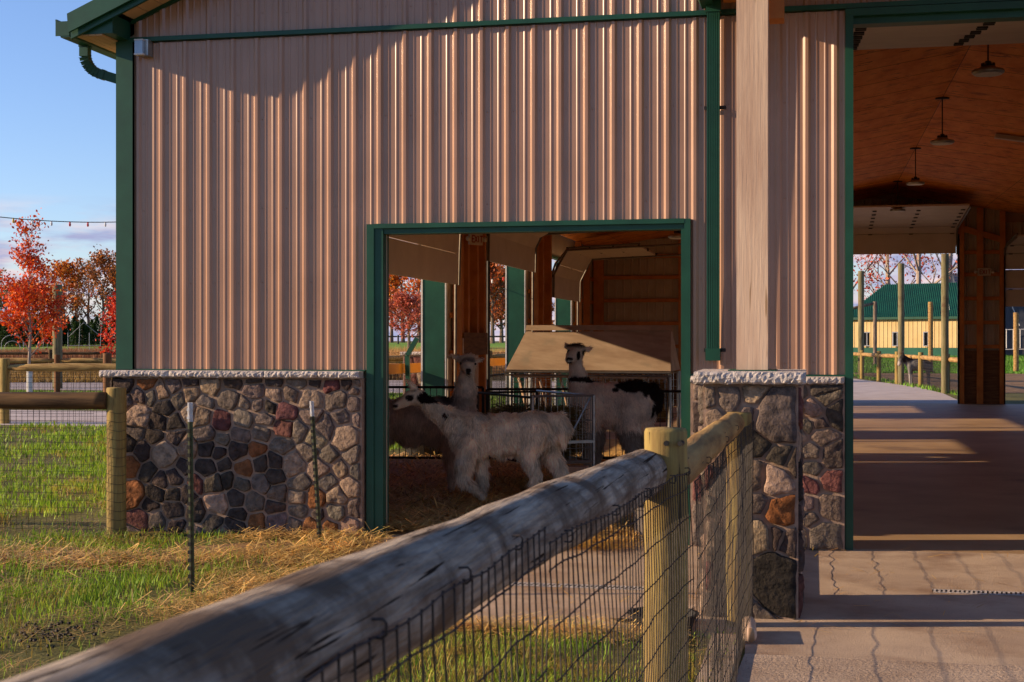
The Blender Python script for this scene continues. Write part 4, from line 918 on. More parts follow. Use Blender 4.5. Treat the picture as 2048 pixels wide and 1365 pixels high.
def straws(name, label, n, seed, zr_, u_, accept, L0=.07, z0=.004, col='#b08a42', lift=.02, cat='straw'):
    rg = np.random.default_rng(seed); z = zr_[0]*(zr_[1]/zr_[0])**rg.random(n); u = rg.uniform(*u_, n)
    X = z*(u*CA-SA); Y = YC+z*(u*SA+CA); k = accept(X, Y, rg); X, Y, z = X[k], Y[k], z[k]; n = len(X)
    az = rg.uniform(0, np.pi*2, n); tl = rg.normal(0, .18, n); l = L0*rg.uniform(.3, 1.4, n); d = np.stack([np.cos(az), np.sin(az), tl], 1)*l[:, None]
    s_ = np.stack([-np.sin(az), np.cos(az), 0*az], 1)*(rg.uniform(.0014, .0038, n)*np.clip(z/9, .8, 2))[:, None]
    c_ = np.stack([X, Y, z0+np.abs(d[:, 2])+rg.random(n)**2*lift], 1)
    V = np.stack([c_-d-s_, c_-d+s_, c_+d+s_, c_+d-s_], 1).reshape(-1, 3); col = np.array(C(col))*rg.uniform(.5, 1.5, (n, 1))*rg.uniform(.92, 1.08, (n, 3))
    return tag(tri_mesh(name, V, np.arange(n*4).reshape(-1, 4), strawm, col=col), label, cat, kind='stuff')
straws('straw', 'golden loose straw scattered in a band on the grass and along the apron edge', 150000, 2, (6.5, 15), (-.40, .12), lambda X, Y, rg: (~barnm(X, Y)) & (X < -.45) & (rg.random(len(X)) < strawband(X, Y)*(.25+.75*vnoise(X, Y, .25, 8))*np.where((X > -3.5) & (Y > -3.5), .15, 1)), .075, .004, '#dcb468', .06)
straws('dead_grass', 'dry tan grass stems lying among the green grass', 42000, 6, (2.3, 20), (-.40, .16), lambda X, Y, rg: (~barnm(X, Y)) & (~slab(X, Y)) & ~((Y > 14.1)) & (vnoise(X, Y, .5, 31) > .55), .06, .02, '#9c7f42', .05, cat='grass')
straws('bedding_straw', 'dark brown and golden straw bedding covering the pen floor', 110000, 3, (12.0, 20), (-.30, .14), lambda X, Y, rg: (X > -5.9) & (X < -.5) & (Y > .0) & ((Y > .6) | (rg.random(len(X)) < .5*vnoise(X, Y, .3, 4)+(X < -2.2)*.5)), .08, .045, '#dcb26a', .05)
straws('doorway_straw', 'small golden heap of straw on the concrete at the pen threshold', 5000, 7, (11.2, 12.6), (.02, .11), lambda X, Y, rg: (X > -2.4) & (X < -1.2) & (rg.random(len(X)) < np.exp(-((X+1.85)/.35)**2-((Y+.25)/.28)**2)*1.1), .07, .004, '#c2964a', .07)
straws('stray_straw', 'a few stray straw stalks lying on the concrete apron', 260, 8, (8.2, 12), (-.13, .36), lambda X, Y, rg: slab(X, Y) & (Y < -.1), .06, .004, '#c2964a', .004)
dd = MB(); rg_ = random.Random(4)
for i in range(90):
    p = gnd(95+rg_.gauss(0, 50), 1272+rg_.gauss(0, 13)); r_ = rg_.uniform(.008, .014)
    if not slab(np.array([p.x]), np.array([p.y]))[0]: dd.ball((p.x, p.y, .01+rg_.random()*.012), (r_, r_, r_*.8), 5, 4)
tag(dd.build('droppings', hoofm), 'dark scattered llama droppings in the bare patch near the rail', 'droppings', kind='stuff')
# ================================================================== ANIMALS
def remeshed(mb, voxel=.016, smooth=5):
    me = bpy.data.meshes.new('tmp'); me.from_pydata(mb.v, [], mb.f); o = bpy.data.objects.new('tmp', me); link(o)
    r_ = o.modifiers.new('r', 'REMESH'); r_.mode = 'VOXEL'; r_.voxel_size = voxel
    s_ = o.modifiers.new('s', 'SMOOTH'); s_.iterations = smooth; s_.factor = .5
    dg_ = bpy.context.evaluated_depsgraph_get(); dg_.update(); ev = o.evaluated_get(dg_)
    out_ = bpy.data.meshes.new_from_object(ev, depsgraph=dg_); bpy.data.objects.remove(o); bpy.data.meshes.remove(me); return out_
def limb(mb, pts, rr):
    """chain of overlapping ellipsoids and tapered tubes"""
    pts = [Vector(p) for p in pts]
    for (p, q), (a_, b_) in zip(zip(pts, pts[1:]), zip(rr, rr[1:])):
        mb.tube([p, p.lerp(q, .5), q], [a_, (a_+b_)/2, b_], 12)
    for p, r_ in zip(pts, rr): mb.ball(p, r_*1.0, 12, 8)
def animal(name, label, cat, loc, rz, shape, colour, eyes, fur=None, voxel=.016, group=None, seed=0):
    e = empty(name, label, cat, loc, rz, group); mb = MB(); shape(mb); me = remeshed(mb, voxel); n = len(me.vertices)
    co = np.empty(n*3); me.vertices.foreach_get('co', co); co = co.reshape(-1, 3); nr = np.empty(n*3); me.vertices.foreach_get('normal', nr); nr = nr.reshape(-1, 3)
    ca_ = me.color_attributes.new('Col', 'FLOAT_COLOR', 'POINT'); cols = colour(co)
    ca_.data.foreach_set('color', np.concatenate([cols, np.ones((n, 1))], 1).astype(np.float32).ravel())
    me.polygons.foreach_set('use_smooth', [True]*len(me.polygons)); me.materials.clear(); me.materials.append(fleece); me.name = 'body'
    link(bpy.data.objects.new('body', me), e)
    for (c_, r_) in eyes:
        m = MB(); m.ball(c_, r_, 12, 8); m.build('eye', eyem, e, smooth=True, local=True)
    if fur:
        rg = np.random.default_rng(seed+1); cnt, lenf = fur; idx = rg.integers(0, n, cnt); P = co[idx]+rg.normal(0, voxel*.5, (cnt, 3)); N = nr[idx]
        ln = lenf(P)*rg.uniform(.5, 1.25, cnt); ok = ln > .004; P, N, ln = P[ok], N[ok], ln[ok]; cnt = len(P)
        down = np.tile(np.array([.12, 0, -1.]), (cnt, 1)); down -= N*np.sum(down*N, 1, keepdims=True); down /= np.linalg.norm(down, axis=1, keepdims=True)+1e-6
        cl = np.stack([vnoise(P[:, 0]*3+i*7, P[:, 2]*3+P[:, 1]*2, .22, 40+i)-.5 for i in range(3)], 1)
        D = N*.32+down*.8+cl*.9+rg.normal(0, .13, (cnt, 3)); D /= np.linalg.norm(D, axis=1, keepdims=True)
        D2 = D+np.array([0, 0, -.55]); D2 /= np.linalg.norm(D2, axis=1, keepdims=True)
        S = np.cross(D, N+rg.normal(0, .4, (cnt, 3))); S /= np.linalg.norm(S, axis=1, keepdims=True)+1e-6; wd = rg.uniform(.002, .0052, cnt)[:, None]
        P = P-N*.004; m1 = P+D*(ln*.5)[:, None]; m2 = m1+D2*(ln*.5)[:, None]
        V = np.stack([P-S*wd, P+S*wd, m1+S*wd*.8, m1-S*wd*.8, m2], 1).reshape(-1, 3)
        T = np.arange(cnt)[:, None]*5; T = np.concatenate([T+[0, 1, 2], T+[0, 2, 3], T+[3, 2, 4]], 1).reshape(-1, 3)
        fc = colour(P)*rg.uniform(.78, 1.22, (cnt, 1)); tri_mesh('fleece', V, T, fleece, e, np.repeat(fc, 3, 0))
    return e
def patch(co, c, r): return np.sqrt((((co-np.array(c))/np.array(r))**2).sum(1))
def blend(cols, m_, c_): m_ = np.clip(m_, 0, 1)[:, None]; return cols*(1-m_)+np.array(c_)*m_
cream = np.array((.98, .82, .60)); brown = np.array(C('#2a1a14')); greyb = np.array((.66, .46, .32))
def nz3(co, s, k): return vnoise(co[:, 0]+co[:, 1]*.7, co[:, 2]+co[:, 1]*.3, s, k)
# ---- white llama, walking left with its head low.   local x = to the right along the body, z = up
def wl_shape(mb):
    mb.ball((-.26, 0, .69), (.25, .18, .225), 18, 12); mb.ball((.04, 0, .70), (.33, .195, .215), 18, 12); mb.ball((.34, 0, .72), (.25, .185, .215), 18, 12)
    mb.ball((.08, 0, .80), (.45, .11, .10), 16, 10)
    limb(mb, [(-.30, 0, .75), (-.48, 0, .82), (-.64, 0, .93), (-.79, -.01, 1.055)], [.17, .13, .09, .072])
    limb(mb, [(-.81, -.01, 1.07), (-.90, -.02, 1.075), (-.98, -.03, 1.02), (-1.05, -.035, .985)], [.082, .078, .05, .040])
    for s_ in (-1, 1):
        limb(mb, [(-.83, s_*.05, 1.12), (-.885, s_*.07, 1.19), (-.945, s_*.085, 1.26)], [.03, .03, .008])
    # fore legs: far one straight, near one lifted with the knee forward
    limb(mb, [(-.22, .09, .62), (-.20, .10, .42), (-.19, .10, .30), (-.17, .10, .05)], [.10, .07, .05, .035])
    limb(mb, [(-.30, -.10, .66), (-.36, -.11, .42), (-.385, -.11, .27), (-.24, -.11, .14), (-.17, -.11, .07)], [.115, .08, .055, .036, .03])
    # hind legs
    limb(mb, [(.33, -.10, .70), (.28, -.11, .48), (.36, -.11, .30), (.33, -.11, .06)], [.15, .085, .055, .038])
    limb(mb, [(.46, .09, .72), (.52, .10, .48), (.63, .10, .30), (.60, .10, .05)], [.12, .085, .055, .038])
    limb(mb, [(.50, 0, .86), (.60, -.02, .85), (.65, -.03, .75), (.63, -.03, .63)], [.06, .066, .06, .03])
def wl_col(co):
    c_ = np.tile(cream, (len(co), 1)); f = .82+.36*nz3(co, .09, 3); c_ = c_*f[:, None]
    c_ = blend(c_, (1.15-patch(co, (-.73, 0, 1.075), (.12, .14, .062)))*8, brown); c_ = blend(c_, (1-patch(co, (-.60, -.1, 1.035), (.07, .1, .03)))*8, brown)
    c_ = blend(c_, (1-patch(co, (-.545, -.12, .90), (.035, .09, .03)))*8, brown); c_ = blend(c_, (1-patch(co, (-.905, -.08, 1.075), (.05, .06, .035)))*7, brown)
    c_ = blend(c_, (1-patch(co, (-1.05, -.04, .99), (.035, .06, .022)))*6, brown); c_ = blend(c_, (1-patch(co, (-.86, .0, 1.15), (.05, .1, .03)))*6, brown)
    sp = (nz3(co, .035, 9) > .86)*(nz3(co, .2, 7) > .5)*(co[:, 2] > .6)*(co[:, 0] > -.4); c_ = blend(c_, sp*.28, np.array(C('#4a3a34')))
    c_ = blend(c_, np.clip((.35-co[:, 2])*2, 0, .4), np.array(C('#8f6f4c'))); return blend(c_, (co[:, 2] < .03)*1.0, brown)
def wl_len(P):
    z, x = P[:, 2], P[:, 0]; l = np.full(len(P), .055); l = np.where(x < -.55, .028, l); l = np.where(x < -.82, .006, l)
    l = np.where((z < .50) & (x > -.5), .075, l); l = np.where(z < .2, .025, l); l = np.where(z < .06, .0, l); l = np.where((x > .6) & (z > .5), .075, l); return l
g0 = at(1000, 683, 14.35); WL = (g0.x, g0.y, .055)
animal('llama', 'white llama with a dark brown nape walking left with its head lowered', 'llama', WL, R(YAW), wl_shape, wl_col, [((-.925, -.094, 1.085), .013)], (52000, wl_len), .016, 'llamas in the pen', 1)
# ---- grey-brown llama with pale neck, looking at the camera; origin under its neck, body to the left
def gl_shape(mb):
    for x_ in (-.30, -.62, -.95): mb.ball((x_, .06, .79), (.28, .22, .26), 18, 12)
    mb.ball((-.10, .0, .80), (.20, .19, .24), 16, 10)
    limb(mb, [(-.06, -.02, .88), (-.01, -.05, 1.08), (.0, -.08, 1.24), (.02, -.10, 1.36)], [.17, .12, .088, .078])
    limb(mb, [(.02, -.11, 1.39), (.025, -.20, 1.365), (.03, -.27, 1.325)], [.095, .07, .042]); mb.ball((.02, -.10, 1.45), (.09, .08, .06), 12, 8)
    limb(mb, [(-.055, -.08, 1.44), (-.11, -.08, 1.475), (-.175, -.09, 1.50)], [.028, .03, .010]); limb(mb, [(.095, -.08, 1.43), (.135, -.08, 1.44), (.18, -.09, 1.45)], [.026, .026, .010])
    for x_, y_, dx in ((-.16, -.08, -.0), (-.04, .12, .06)): limb(mb, [(x_-.02, y_, .72), (x_-.0, y_, .45), (x_-.0+dx, y_, .26), (x_+.0+dx, y_, .03)], [.13, .085, .052, .036]); 
    mb.ball((-.165, -.12, .03), (.035, .06, .03), 8, 6); mb.ball((.03, .09, .03), (.04, .06, .03), 8, 6)
    for x_, y_ in ((-1.02, -.08), (-1.12, .14)): limb(mb, [(x_, y_, .75), (x_-.03, y_, .45), (x_+.05, y_, .26), (x_+.03, y_, .03)], [.16, .09, .052, .036])
def gl_col(co):
    c_ = np.tile(greyb, (len(co), 1)); c_ = blend(c_, ss(1.0, 1.2, co[:, 2])*.9, np.array((.9, .74, .56))); c_ = c_*(.8+.4*nz3(co, .05, 13))[:, None]
    c_ = blend(c_, (1-patch(co, (-.15, .05, 1.0), (.3, .3, .12)))*2, np.array(C('#5c4d48'))); c_ = blend(c_, (1-patch(co, (.03, -.30, 1.335), (.035, .05, .028)))*5, brown)
    c_ = blend(c_, (1-patch(co, (.035, -.27, 1.285), (.04, .05, .02)))*4, brown); c_ = blend(c_, (1-patch(co, (.02, -.17, 1.44), (.11, .07, .045)))*2, np.array(C('#8d7b6e'))); c_ = blend(c_, (co[:, 2] < .03)*1.0, brown); return blend(c_, (1-patch(co, (.03, -.29, 1.29), (.03, .06, .035)))*4, brown*1.5)
def gl_len(P):
    z, x = P[:, 2], P[:, 0]; l = np.full(len(P), .05); l = np.where(z > 1.0, .035, l); l = np.where(z > 1.28, .008, l); l = np.where(z > 1.43, .028, l); l = np.where((z < .6) & (z > .3), .09, l); l = np.where(z <= .3, .022, l); return np.where(z < .06, 0, l)
g0 = at(933, 683, 15.3)
animal('llama', 'grey-brown shaggy llama with a pale neck looking straight at the camera', 'llama', (g0.x, g0.y, .055), R(YAW), gl_shape, gl_col, [((-.057, -.185, 1.405), .013), ((.10, -.18, 1.40), .013)], (42000, gl_len), .016, 'llamas in the pen', 2)
# ---- tall llama with black patches behind the hay rack
def tl_shape(mb):
    for x_, z_ in ((.12, .90), (.38, .89), (.62, .91)): mb.ball((x_, 0, z_), (.28, .23, .275), 18, 12)
    limb(mb, [(.02, 0, .98), (-.04, 0, 1.15), (-.075, 0, 1.33), (-.085, -.01, 1.46)], [.19, .13, .09, .08])
    limb(mb, [(-.085, -.02, 1.50), (-.13, -.12, 1.475), (-.16, -.20, 1.43)], [.105, .075, .05]); mb.ball((-.08, -.01, 1.565), (.105, .09, .06), 12, 8)
    limb(mb, [(.0, .0, 1.555), (.06, .01, 1.555), (.125, .01, 1.575)], [.03, .032, .008]); limb(mb, [(-.16, .02, 1.57), (-.19, .05, 1.60), (-.2, .07, 1.63)], [.03, .028, .010])
    for x_, y_ in ((.06, -.10), (.16, .11)): limb(mb, [(x_, y_, .80), (x_+.01, y_, .50), (x_, y_, .28), (x_, y_, .03)], [.14, .095, .06, .042])
    for x_, y_ in ((.56, -.10), (.72, .10)): limb(mb, [(x_, y_, .85), (x_-.02, y_, .52), (x_+.06, y_, .30), (x_+.03, y_, .03)], [.19, .11, .065, .045])
    limb(mb, [(.84, 0, 1.10), (.90, 0, 1.0), (.90, 0, .85)], [.06, .07, .045])
def tl_col(co):
    c_ = np.tile(np.array((.92, .76, .60)), (len(co), 1)); c_ = c_*(.88+.24*nz3(co, .08, 23))[:, None]; ed = (nz3(co, .07, 25)-.5)*.5
    c_ = blend(c_, (1.05-patch(co, (.66, -.05, 1.17), (.28, .4, .16))+ed)*9, brown); c_ = blend(c_, (1-patch(co, (.90, -.0, 1.0), (.14, .3, .28))+ed)*8, brown)
    c_ = blend(c_, (1-patch(co, (.10, .0, 1.20), (.26, .25, .045))+ed)*6, brown); c_ = blend(c_, (1-patch(co, (.38, -.2, 1.08), (.05, .1, .03)))*6, brown)
    c_ = blend(c_, (co[:, 2] < .60)*.6, np.array(C('#5b3f33'))); c_ = blend(c_, (1-patch(co, (-.055, -.13, 1.475), (.028, .09, .06)))*6, brown*.6); c_ = blend(c_, (1-patch(co, (-.175, -.10, 1.52), (.035, .06, .03)))*6, brown*.7)
    c_ = blend(c_, (1-patch(co, (-.165, -.24, 1.44), (.05, .05, .02)))*6, brown); c_ = blend(c_, (1-patch(co, (-.165, -.22, 1.395), (.045, .05, .015)))*6, brown*.7); c_ = blend(c_, (1-patch(co, (.02, -.06, 1.51), (.035, .08, .04)))*5, brown)
    return blend(c_, (1-patch(co, (-.07, .0, 1.60), (.14, .13, .055)))*3, np.array(C('#5f4638')))
def tl_len(P):
    z, x = P[:, 2], P[:, 0]; l = np.full(len(P), .035); l = np.where(z > 1.25, .014, l); l = np.where(z > 1.57, .03, l); l = np.where((x > .05) & (z > 1.45), .04, l); l = np.where((z < .66) & (z > .3), .08, l); l = np.where(z <= .3, .03, l); return np.where(z < .06, 0, l)
g0 = at(1165, 683, 16.9)
animal('llama', 'tall white llama with black eye and rump patches standing behind the hay rack', 'llama', (g0.x, g0.y, .05), R(YAW), tl_shape, tl_col, [((-.045, -.105, 1.515), .014), ((-.165, -.095, 1.52), .013)], (38000, tl_len), .017, 'llamas in the pen', 3)
# ---- small donkey beyond the rear fence
def dk_shape(mb):
    mb.ball((0, 0, .80), (.50, .23, .25), 14, 10); limb(mb, [(-.38, 0, .90), (-.58, -.02, 1.05)], [.17, .12]); limb(mb, [(-.60, -.03, 1.08), (-.70, -.05, .95), (-.76, -.06, .80)], [.12, .10, .065])
    for s_ in (-.05, .05): limb(mb, [(-.58, s_, 1.18), (-.60, s_*1.5, 1.34)], [.035, .015])
    for x_, y_ in ((-.36, -.1), (-.25, .1), (.32, -.1), (.42, .1)): limb(mb, [(x_, y_, .75), (x_, y_, .4), (x_+.02, y_, .02)], [.11, .055, .045])
    limb(mb, [(.48, 0, .9), (.54, 0, .5)], [.03, .04])
def dk_col(co):
    c_ = np.tile(np.array(C('#85807c')), (len(co), 1)); c_ = blend(c_, (1.1-patch(co, (-.5, 0, 1.08), (.3, .3, .25)))*3, np.array(C('#2c2523'))); c_ = blend(c_, (1-patch(co, (-.76, 0, .84), (.1, .2, .12)))*4, np.array(C('#c8beb4')))
    c_ = blend(c_, (1-patch(co, (.35, 0, .95), (.3, .3, .2)))*3, np.array(C('#38302d'))); return blend(c_, (co[:, 2] < .45)*(co[:, 0] < 0)*.7, np.array(C('#b8aea4')))
animal('donkey', 'small dark grey donkey with a pale muzzle behind the mesh of the rear fence', 'donkey', (3.95, 44.2, .0), R(12), dk_shape, dk_col, [], None, .03)
# ================================================================== BACKGROUND
def foliage(rg, cen, size, n, cols, jit=.3, squash=1.0):
    """n leaf quads scattered round cluster centres cen (k,3)"""
    k = rg.integers(0, len(cen), n); P = cen[k]+rg.normal(0, jit, (n, 3))*[1, 1, squash]
    a_ = rg.normal(size=(n, 3)); a_ /= np.linalg.norm(a_, axis=1, keepdims=True); b_ = np.cross(a_, rg.normal(size=(n, 3))); b_ /= np.linalg.norm(b_, axis=1, keepdims=True)
    s_ = (size*rg.uniform(.5, 1.4, n))[:, None]; V = np.stack([P-a_*s_, P+b_*s_*.6, P+a_*s_, P-b_*s_*.6], 1).reshape(-1, 3)
    pal = np.array([C(c) for c in cols]); col = pal[rg.integers(0, len(pal), n)]*rg.uniform(.65, 1.25, (n, 1))*(.7+.6*rg.random(len(cen))[k])[:, None]
    return V, np.arange(n*4).reshape(-1, 4), col
def skeleton(rng, H_, spread, trunk_r, levels, nb, z0f=.25, up=.6, cone=False, tseg=5):
    mb = MB(); tips = []
    def branch(p, d, l, r_, lv):
        pts = [p]; q = p; dd_ = d.copy(); k = 3
        for i in range(k):
            dd_ = (dd_+Vector((rng.gauss(0, .13), rng.gauss(0, .13), rng.gauss(.04, .09)))).normalized(); q = q+dd_*l/k; pts.append(q)
        mb.tube(pts, [r_*(1-.22*i) for i in range(k+1)], 5 if lv < 2 else 3, False)
        if lv >= 1: tips.extend([tuple(x) for x in pts[1:]])
        if lv < levels:
            for i in range(nb):
                t = rng.uniform(.3, 1) if lv else rng.uniform(.3, 1); b = pts[min(k, 1+int(t*k))]; a_ = rng.uniform(0, 6.283)
                nd = (dd_*.75+Vector((math.cos(a_)*.75, math.sin(a_)*.75, rng.uniform(0, .5)))).normalized(); branch(b, nd, l*rng.uniform(.45, .7), r_*.5, lv+1)
    tr = [Vector((0, 0, -.1))]+[Vector((rng.gauss(0, .02)*H_*i/tseg*.6, rng.gauss(0, .02)*H_*i/tseg*.6, H_*.93*i/tseg)) for i in range(1, tseg+1)]
    mb.tube(tr, [trunk_r*(1.15 if i == 0 else 1-i/(tseg+.6)) for i in range(tseg+1)], 8, False)
    n0 = nb*4
    for i in range(n0):
        t = z0f+(1-z0f)*(i+rng.random())/n0; z_ = t*H_*.93; j = min(tseg-1, int(t*tseg)); p = tr[j].lerp(tr[j+1], t*tseg-j); a_ = i*2.4+rng.random()
        prof = math.sin(math.pi*min(1, (t-z0f)/(1-z0f)*.85+.18))
        if cone: prof = 1.05*max(.12, 1-(t-z0f)/(1-z0f)*1.05)-.1
        d = Vector((math.cos(a_), math.sin(a_), up+(1.2 if cone else .5)*t)).normalized(); branch(p, d, spread*(.35+.75*prof), trunk_r*.42*(1-t*.6), 1)
    return mb, np.array(tips)
def tree(name, label, loc, H_, spread, r0, leaves, size, cols, seed, bark_=None, levels=2, nb=3, z0f=.25, up=.6, jit=None, group=None, crownf=None, cone=False):
    rng = random.Random(seed); rg = np.random.default_rng(seed); mb, tips = skeleton(rng, H_, spread, r0, levels, nb, z0f, up, cone)
    e = empty(name, label, 'tree', loc, rng.uniform(0, 6), group); mb.build('trunk', bark_ or bark, e, local=True)
    if crownf is not None: tips = tips[crownf(tips, rg)]
    if leaves and len(tips): V, T, col = foliage(rg, tips, size, leaves, cols, jit or spread*.09); tri_mesh('crown', V, T, leafm, e, col)
    return e
G = lambda v: (v.x, v.y, gh(v.x, v.y))
# young red maple, planted beyond the second fence, with a white trunk guard
RED = ['#d8501c', '#c8401a', '#e8661f', '#b8341c', '#f07a2a']
def mapf(t, rg): return rg.random(len(t)) < np.clip(1.1-(t[:, 2]-2.3)/1.9, .22, 1)
mp_ = tree('maple_tree', 'young bright red-orange maple with a white trunk guard beyond the rail fences', (-23.7, 28.03, 0), 5.35, 1.15, .06, 5600, .05, RED, 11, barkpale, 2, 6, .24, .8, .12, crownf=mapf, cone=True)
m = MB(); m.tube([(0, 0, 0), (0, 0, .98)], .09, 12); m.build('trunk_guard', whitep, mp_, local=True)
v = at(236, 683, 62); tree('maple_tree', 'small scarlet maple half hidden behind the green corner of the barn', G(v), 3.6, .7, .05, 1300, .07, ['#d43a20', '#b8301c', '#e2582a'], 12, barkpale, 2, 3, .25, .9, .14)
v = at(818, 683, 150); tree('red_tree', 'spreading dusky red tree on the lawn seen through the first side door', G(v), 5.0, 2.3, .2, 5000, .12, ['#c05a4c', '#cc6a50', '#a04a40', '#c0683e'], 13, bark, 2, 4, .22, .5, .26)
# tree line: each tree a thing
OR = ['#c8661f', '#dc8024', '#b0541e', '#e09a30', '#9c5424']; BR = ['#94562c', '#ab662e', '#7e5034', '#bc7434']; OL = ['#77642a', '#8e7a2e', '#5f5a28', '#a8682c']; DK = ['#3f4a22', '#55562a', '#6a5a2a']
LN = [(-25, 205, 11.0, 0, OL), (12, 215, 9.5, 1, DK), (50, 195, 9.0, 0, OR), (84, 200, 9.0, 0, BR), (128, 190, 11.4, 0, OR), (152, 205, 10.4, 1, BR), (178, 195, 12.0, 2, OL), (206, 188, 12.6, 0, BR), (236, 198, 11.0, 0, OR),
      (262, 205, 12, 1, BR), (700, 185, 11, 0, OR), (742, 190, 12.5, 0, OL), (783, 182, 9.6, 0, OR), (806, 190, 11.5, 2, BR), (838, 178, 12.0, 0, ['#d0651f', '#c8591c', '#e07a22']), (872, 185, 11.5, 0, OR), (905, 190, 11, 0, OR),
      (940, 175, 10, 0, OL), (968, 178, 10.0, 0, BR), (985, 170, 10.8, 0, ['#a8521f', '#b8602a', '#8a4a28']), (1003, 176, 9.8, 0, OL), (1021, 186, 8.0, 1, OL), (1090, 230, 7.5, 1, BR), (1130, 230, 6.5, 1, OL)]
DESC = {0: 'leafy', 1: 'thin half-bare', 2: 'nearly bare'}; WHERE = lambda i, px: 'left of the barn' if px < 300 else 'seen through the side doors'
ADJ = ['broad', 'tall', 'round-topped', 'narrow', 'high-crowned', 'loose', 'dense', 'slim', 'spreading']
HUE = lambda c: 'orange' if c in (OR,) else 'brown' if c is BR else 'olive and gold' if c is OL else 'dark green' if c is DK else 'bright orange'
NB = ['leftmost of the line', 'behind the red maple', 'just right of the red maple top', 'between the maple and the tall pole', 'above the tall pole', 'right of the tall pole', 'bare top showing against the clouds', 'above the small scarlet maple', 'partly behind the barn corner', 'mostly behind the barn corner',
      'behind the left door jamb', 'behind the door edge', 'leftmost under the hanging first side door', 'bare top under the first side door panel', 'behind the dusky red tree', 'beside the green side jamb', 'behind the wooden posts', 'left edge of the second side door view', 'left part of the second side door clump', 'centre of the second side door clump', 'right part of the second side door clump', 'lowest at the right of the second side door view', 'far off behind the second green jamb', 'far off in the third side door gap']
for i, (px, d, h, kd, cs) in enumerate(LN):
    v = at(px, 683, d); h = h-gh(v.x, v.y)
    tree('autumn_tree', '%s %s tree, %s' % (DESC[kd], HUE(cs), NB[i]), G(v), h*1.04, h*.30, .26, {0: 2700, 1: 900, 2: 250}[kd], .19, cs, 100+i, bark, 2, 4, .18, .9, h*.035, 'trees in the far tree line')
# spruces in a long low row (one kind, shared meshes)
def spruce_mesh(seed):
    rg = np.random.default_rng(seed); n = 1500; z = rg.random(n)**.8; r_ = (1-z)*rg.uniform(.55, 1, n)*(1+.18*np.sin(z*40)); a_ = rg.uniform(0, 6.283, n)
    P = np.stack([np.cos(a_)*r_*1.0, np.sin(a_)*r_*1.0, .08+z*2.9], 1); d = np.stack([np.cos(a_), np.sin(a_), -.35+0*a_], 1); s_ = np.stack([-np.sin(a_), np.cos(a_), 0*a_], 1)
    V = np.stack([P-s_*.06, P+s_*.06, P+d*.26], 1).reshape(-1, 3); col = np.array(C('#39511f'))*rg.uniform(.5, 1.5, (n, 1)); return V, np.arange(n*3).reshape(-1, 3), col
protos = []
for k in range(3):
    V, T, col = spruce_mesh(50+k); e = empty('spruce', 'young dark green spruce in the long low row beyond the lawn', 'tree', (0, 0, 0), 0, 'spruces in the row beyond the lawn'); tri_mesh('crown', V, T, leafm, e, col)
    m = MB(); m.tube([(0, 0, -.1), (0, 0, 2.2)], [.09, .03], 5); m.build('trunk', bark, e, local=True); protos.append(e)
rg_ = random.Random(8); used = 0
for j, d in enumerate((168, 176)):
    for i in range(26 if j == 0 else 22):
        px = -60+i*12.5+rg_.uniform(-3, 3)+j*6; v = at(px, 683, d+rg_.uniform(-2, 2)); p = protos[used] if used < 3 else copy_tree(protos[rg_.randrange(3)]); used += 1
        p.location = G(v); s_ = rg_.uniform(.85, 1.25); p.scale = (s_*1.05, s_*1.05, s_); p.rotation_euler = (0, 0, rg_.uniform(0, 6))
# reeds / dry corn stalk bands
def reeds(name, label, n, seed, zr2, u_, h, col, acc=lambda X, Y: X < 1e9):
    rg = np.random.default_rng(seed); z = rg.uniform(*zr2, n); u = rg.uniform(*u_, n); X = z*(u*CA-SA); Y = YC+z*(u*SA+CA); k = acc(X, Y); X, Y = X[k], Y[k]; n = len(X)
    G_ = np.array([gh(a_, b_) for a_, b_ in zip(X, Y)]); hh = h*rg.uniform(.5, 1.15, n)*(.7+.5*vnoise(X, Y, 4, 3)); az = rg.uniform(0, 6.283, n); wd = rg.uniform(.015, .04, n); ln = hh*rg.uniform(.05, .5, n)
    b_ = np.stack([X, Y, G_-.02], 1); s_ = np.stack([np.cos(az)*wd, np.sin(az)*wd, 0*az], 1); t_ = b_+np.stack([np.sin(az)*ln, np.cos(az)*ln, hh], 1)
    V = np.stack([b_-s_, b_+s_, t_], 1).reshape(-1, 3); c_ = np.array(C(col))*rg.uniform(.55, 1.45, (n, 1))*rg.uniform(.93, 1.07, (n, 3))
    return tag(tri_mesh(name, V, np.arange(n*3).reshape(-1, 3), leafm, col=c_), label, 'reeds', kind='stuff')
reeds('reeds', 'russet dry reeds along the far bank of the pond at the left', 26000, 1, (98, 125), (-.42, -.26), 1.15, '#8a5a3a')
reeds('dry_corn', 'tan dry corn stalks standing beyond the side doors', 30000, 2, (62, 88), (-.13, .03), 1.25, '#b98a50')
reeds('bank_weeds', 'rough tan and green weeds on the near bank of the pond', 16000, 3, (58, 70), (-.42, -.26), .35, '#8f7038')
reeds('field_grass', 'rough green grass tufts on the fields behind the drive', 30000, 5, (31, 50), (-.42, .0), .10, '#6d8a2a', lambda X, Y: (X < -8) & ((Y < 32) & (Y > 20.5)))
reeds('verge_grass', 'bright grass along the foot of the curving rear fence', 9000, 6, (42, 75), (.22, .37), .16, '#6f9a2c', lambda X, Y: (X > 1) & (X < 9) & ((X-4.3+(Y-37)*.11) > -.15) & ((X-4.3+(Y-37)*.11) < .5))
reeds('lawn_grass', 'green lawn in front of the yellow house and grey shed', 30000, 7, (70, 112), (.2, .4), .22, '#5c8a28', lambda X, Y: (Y > 66))
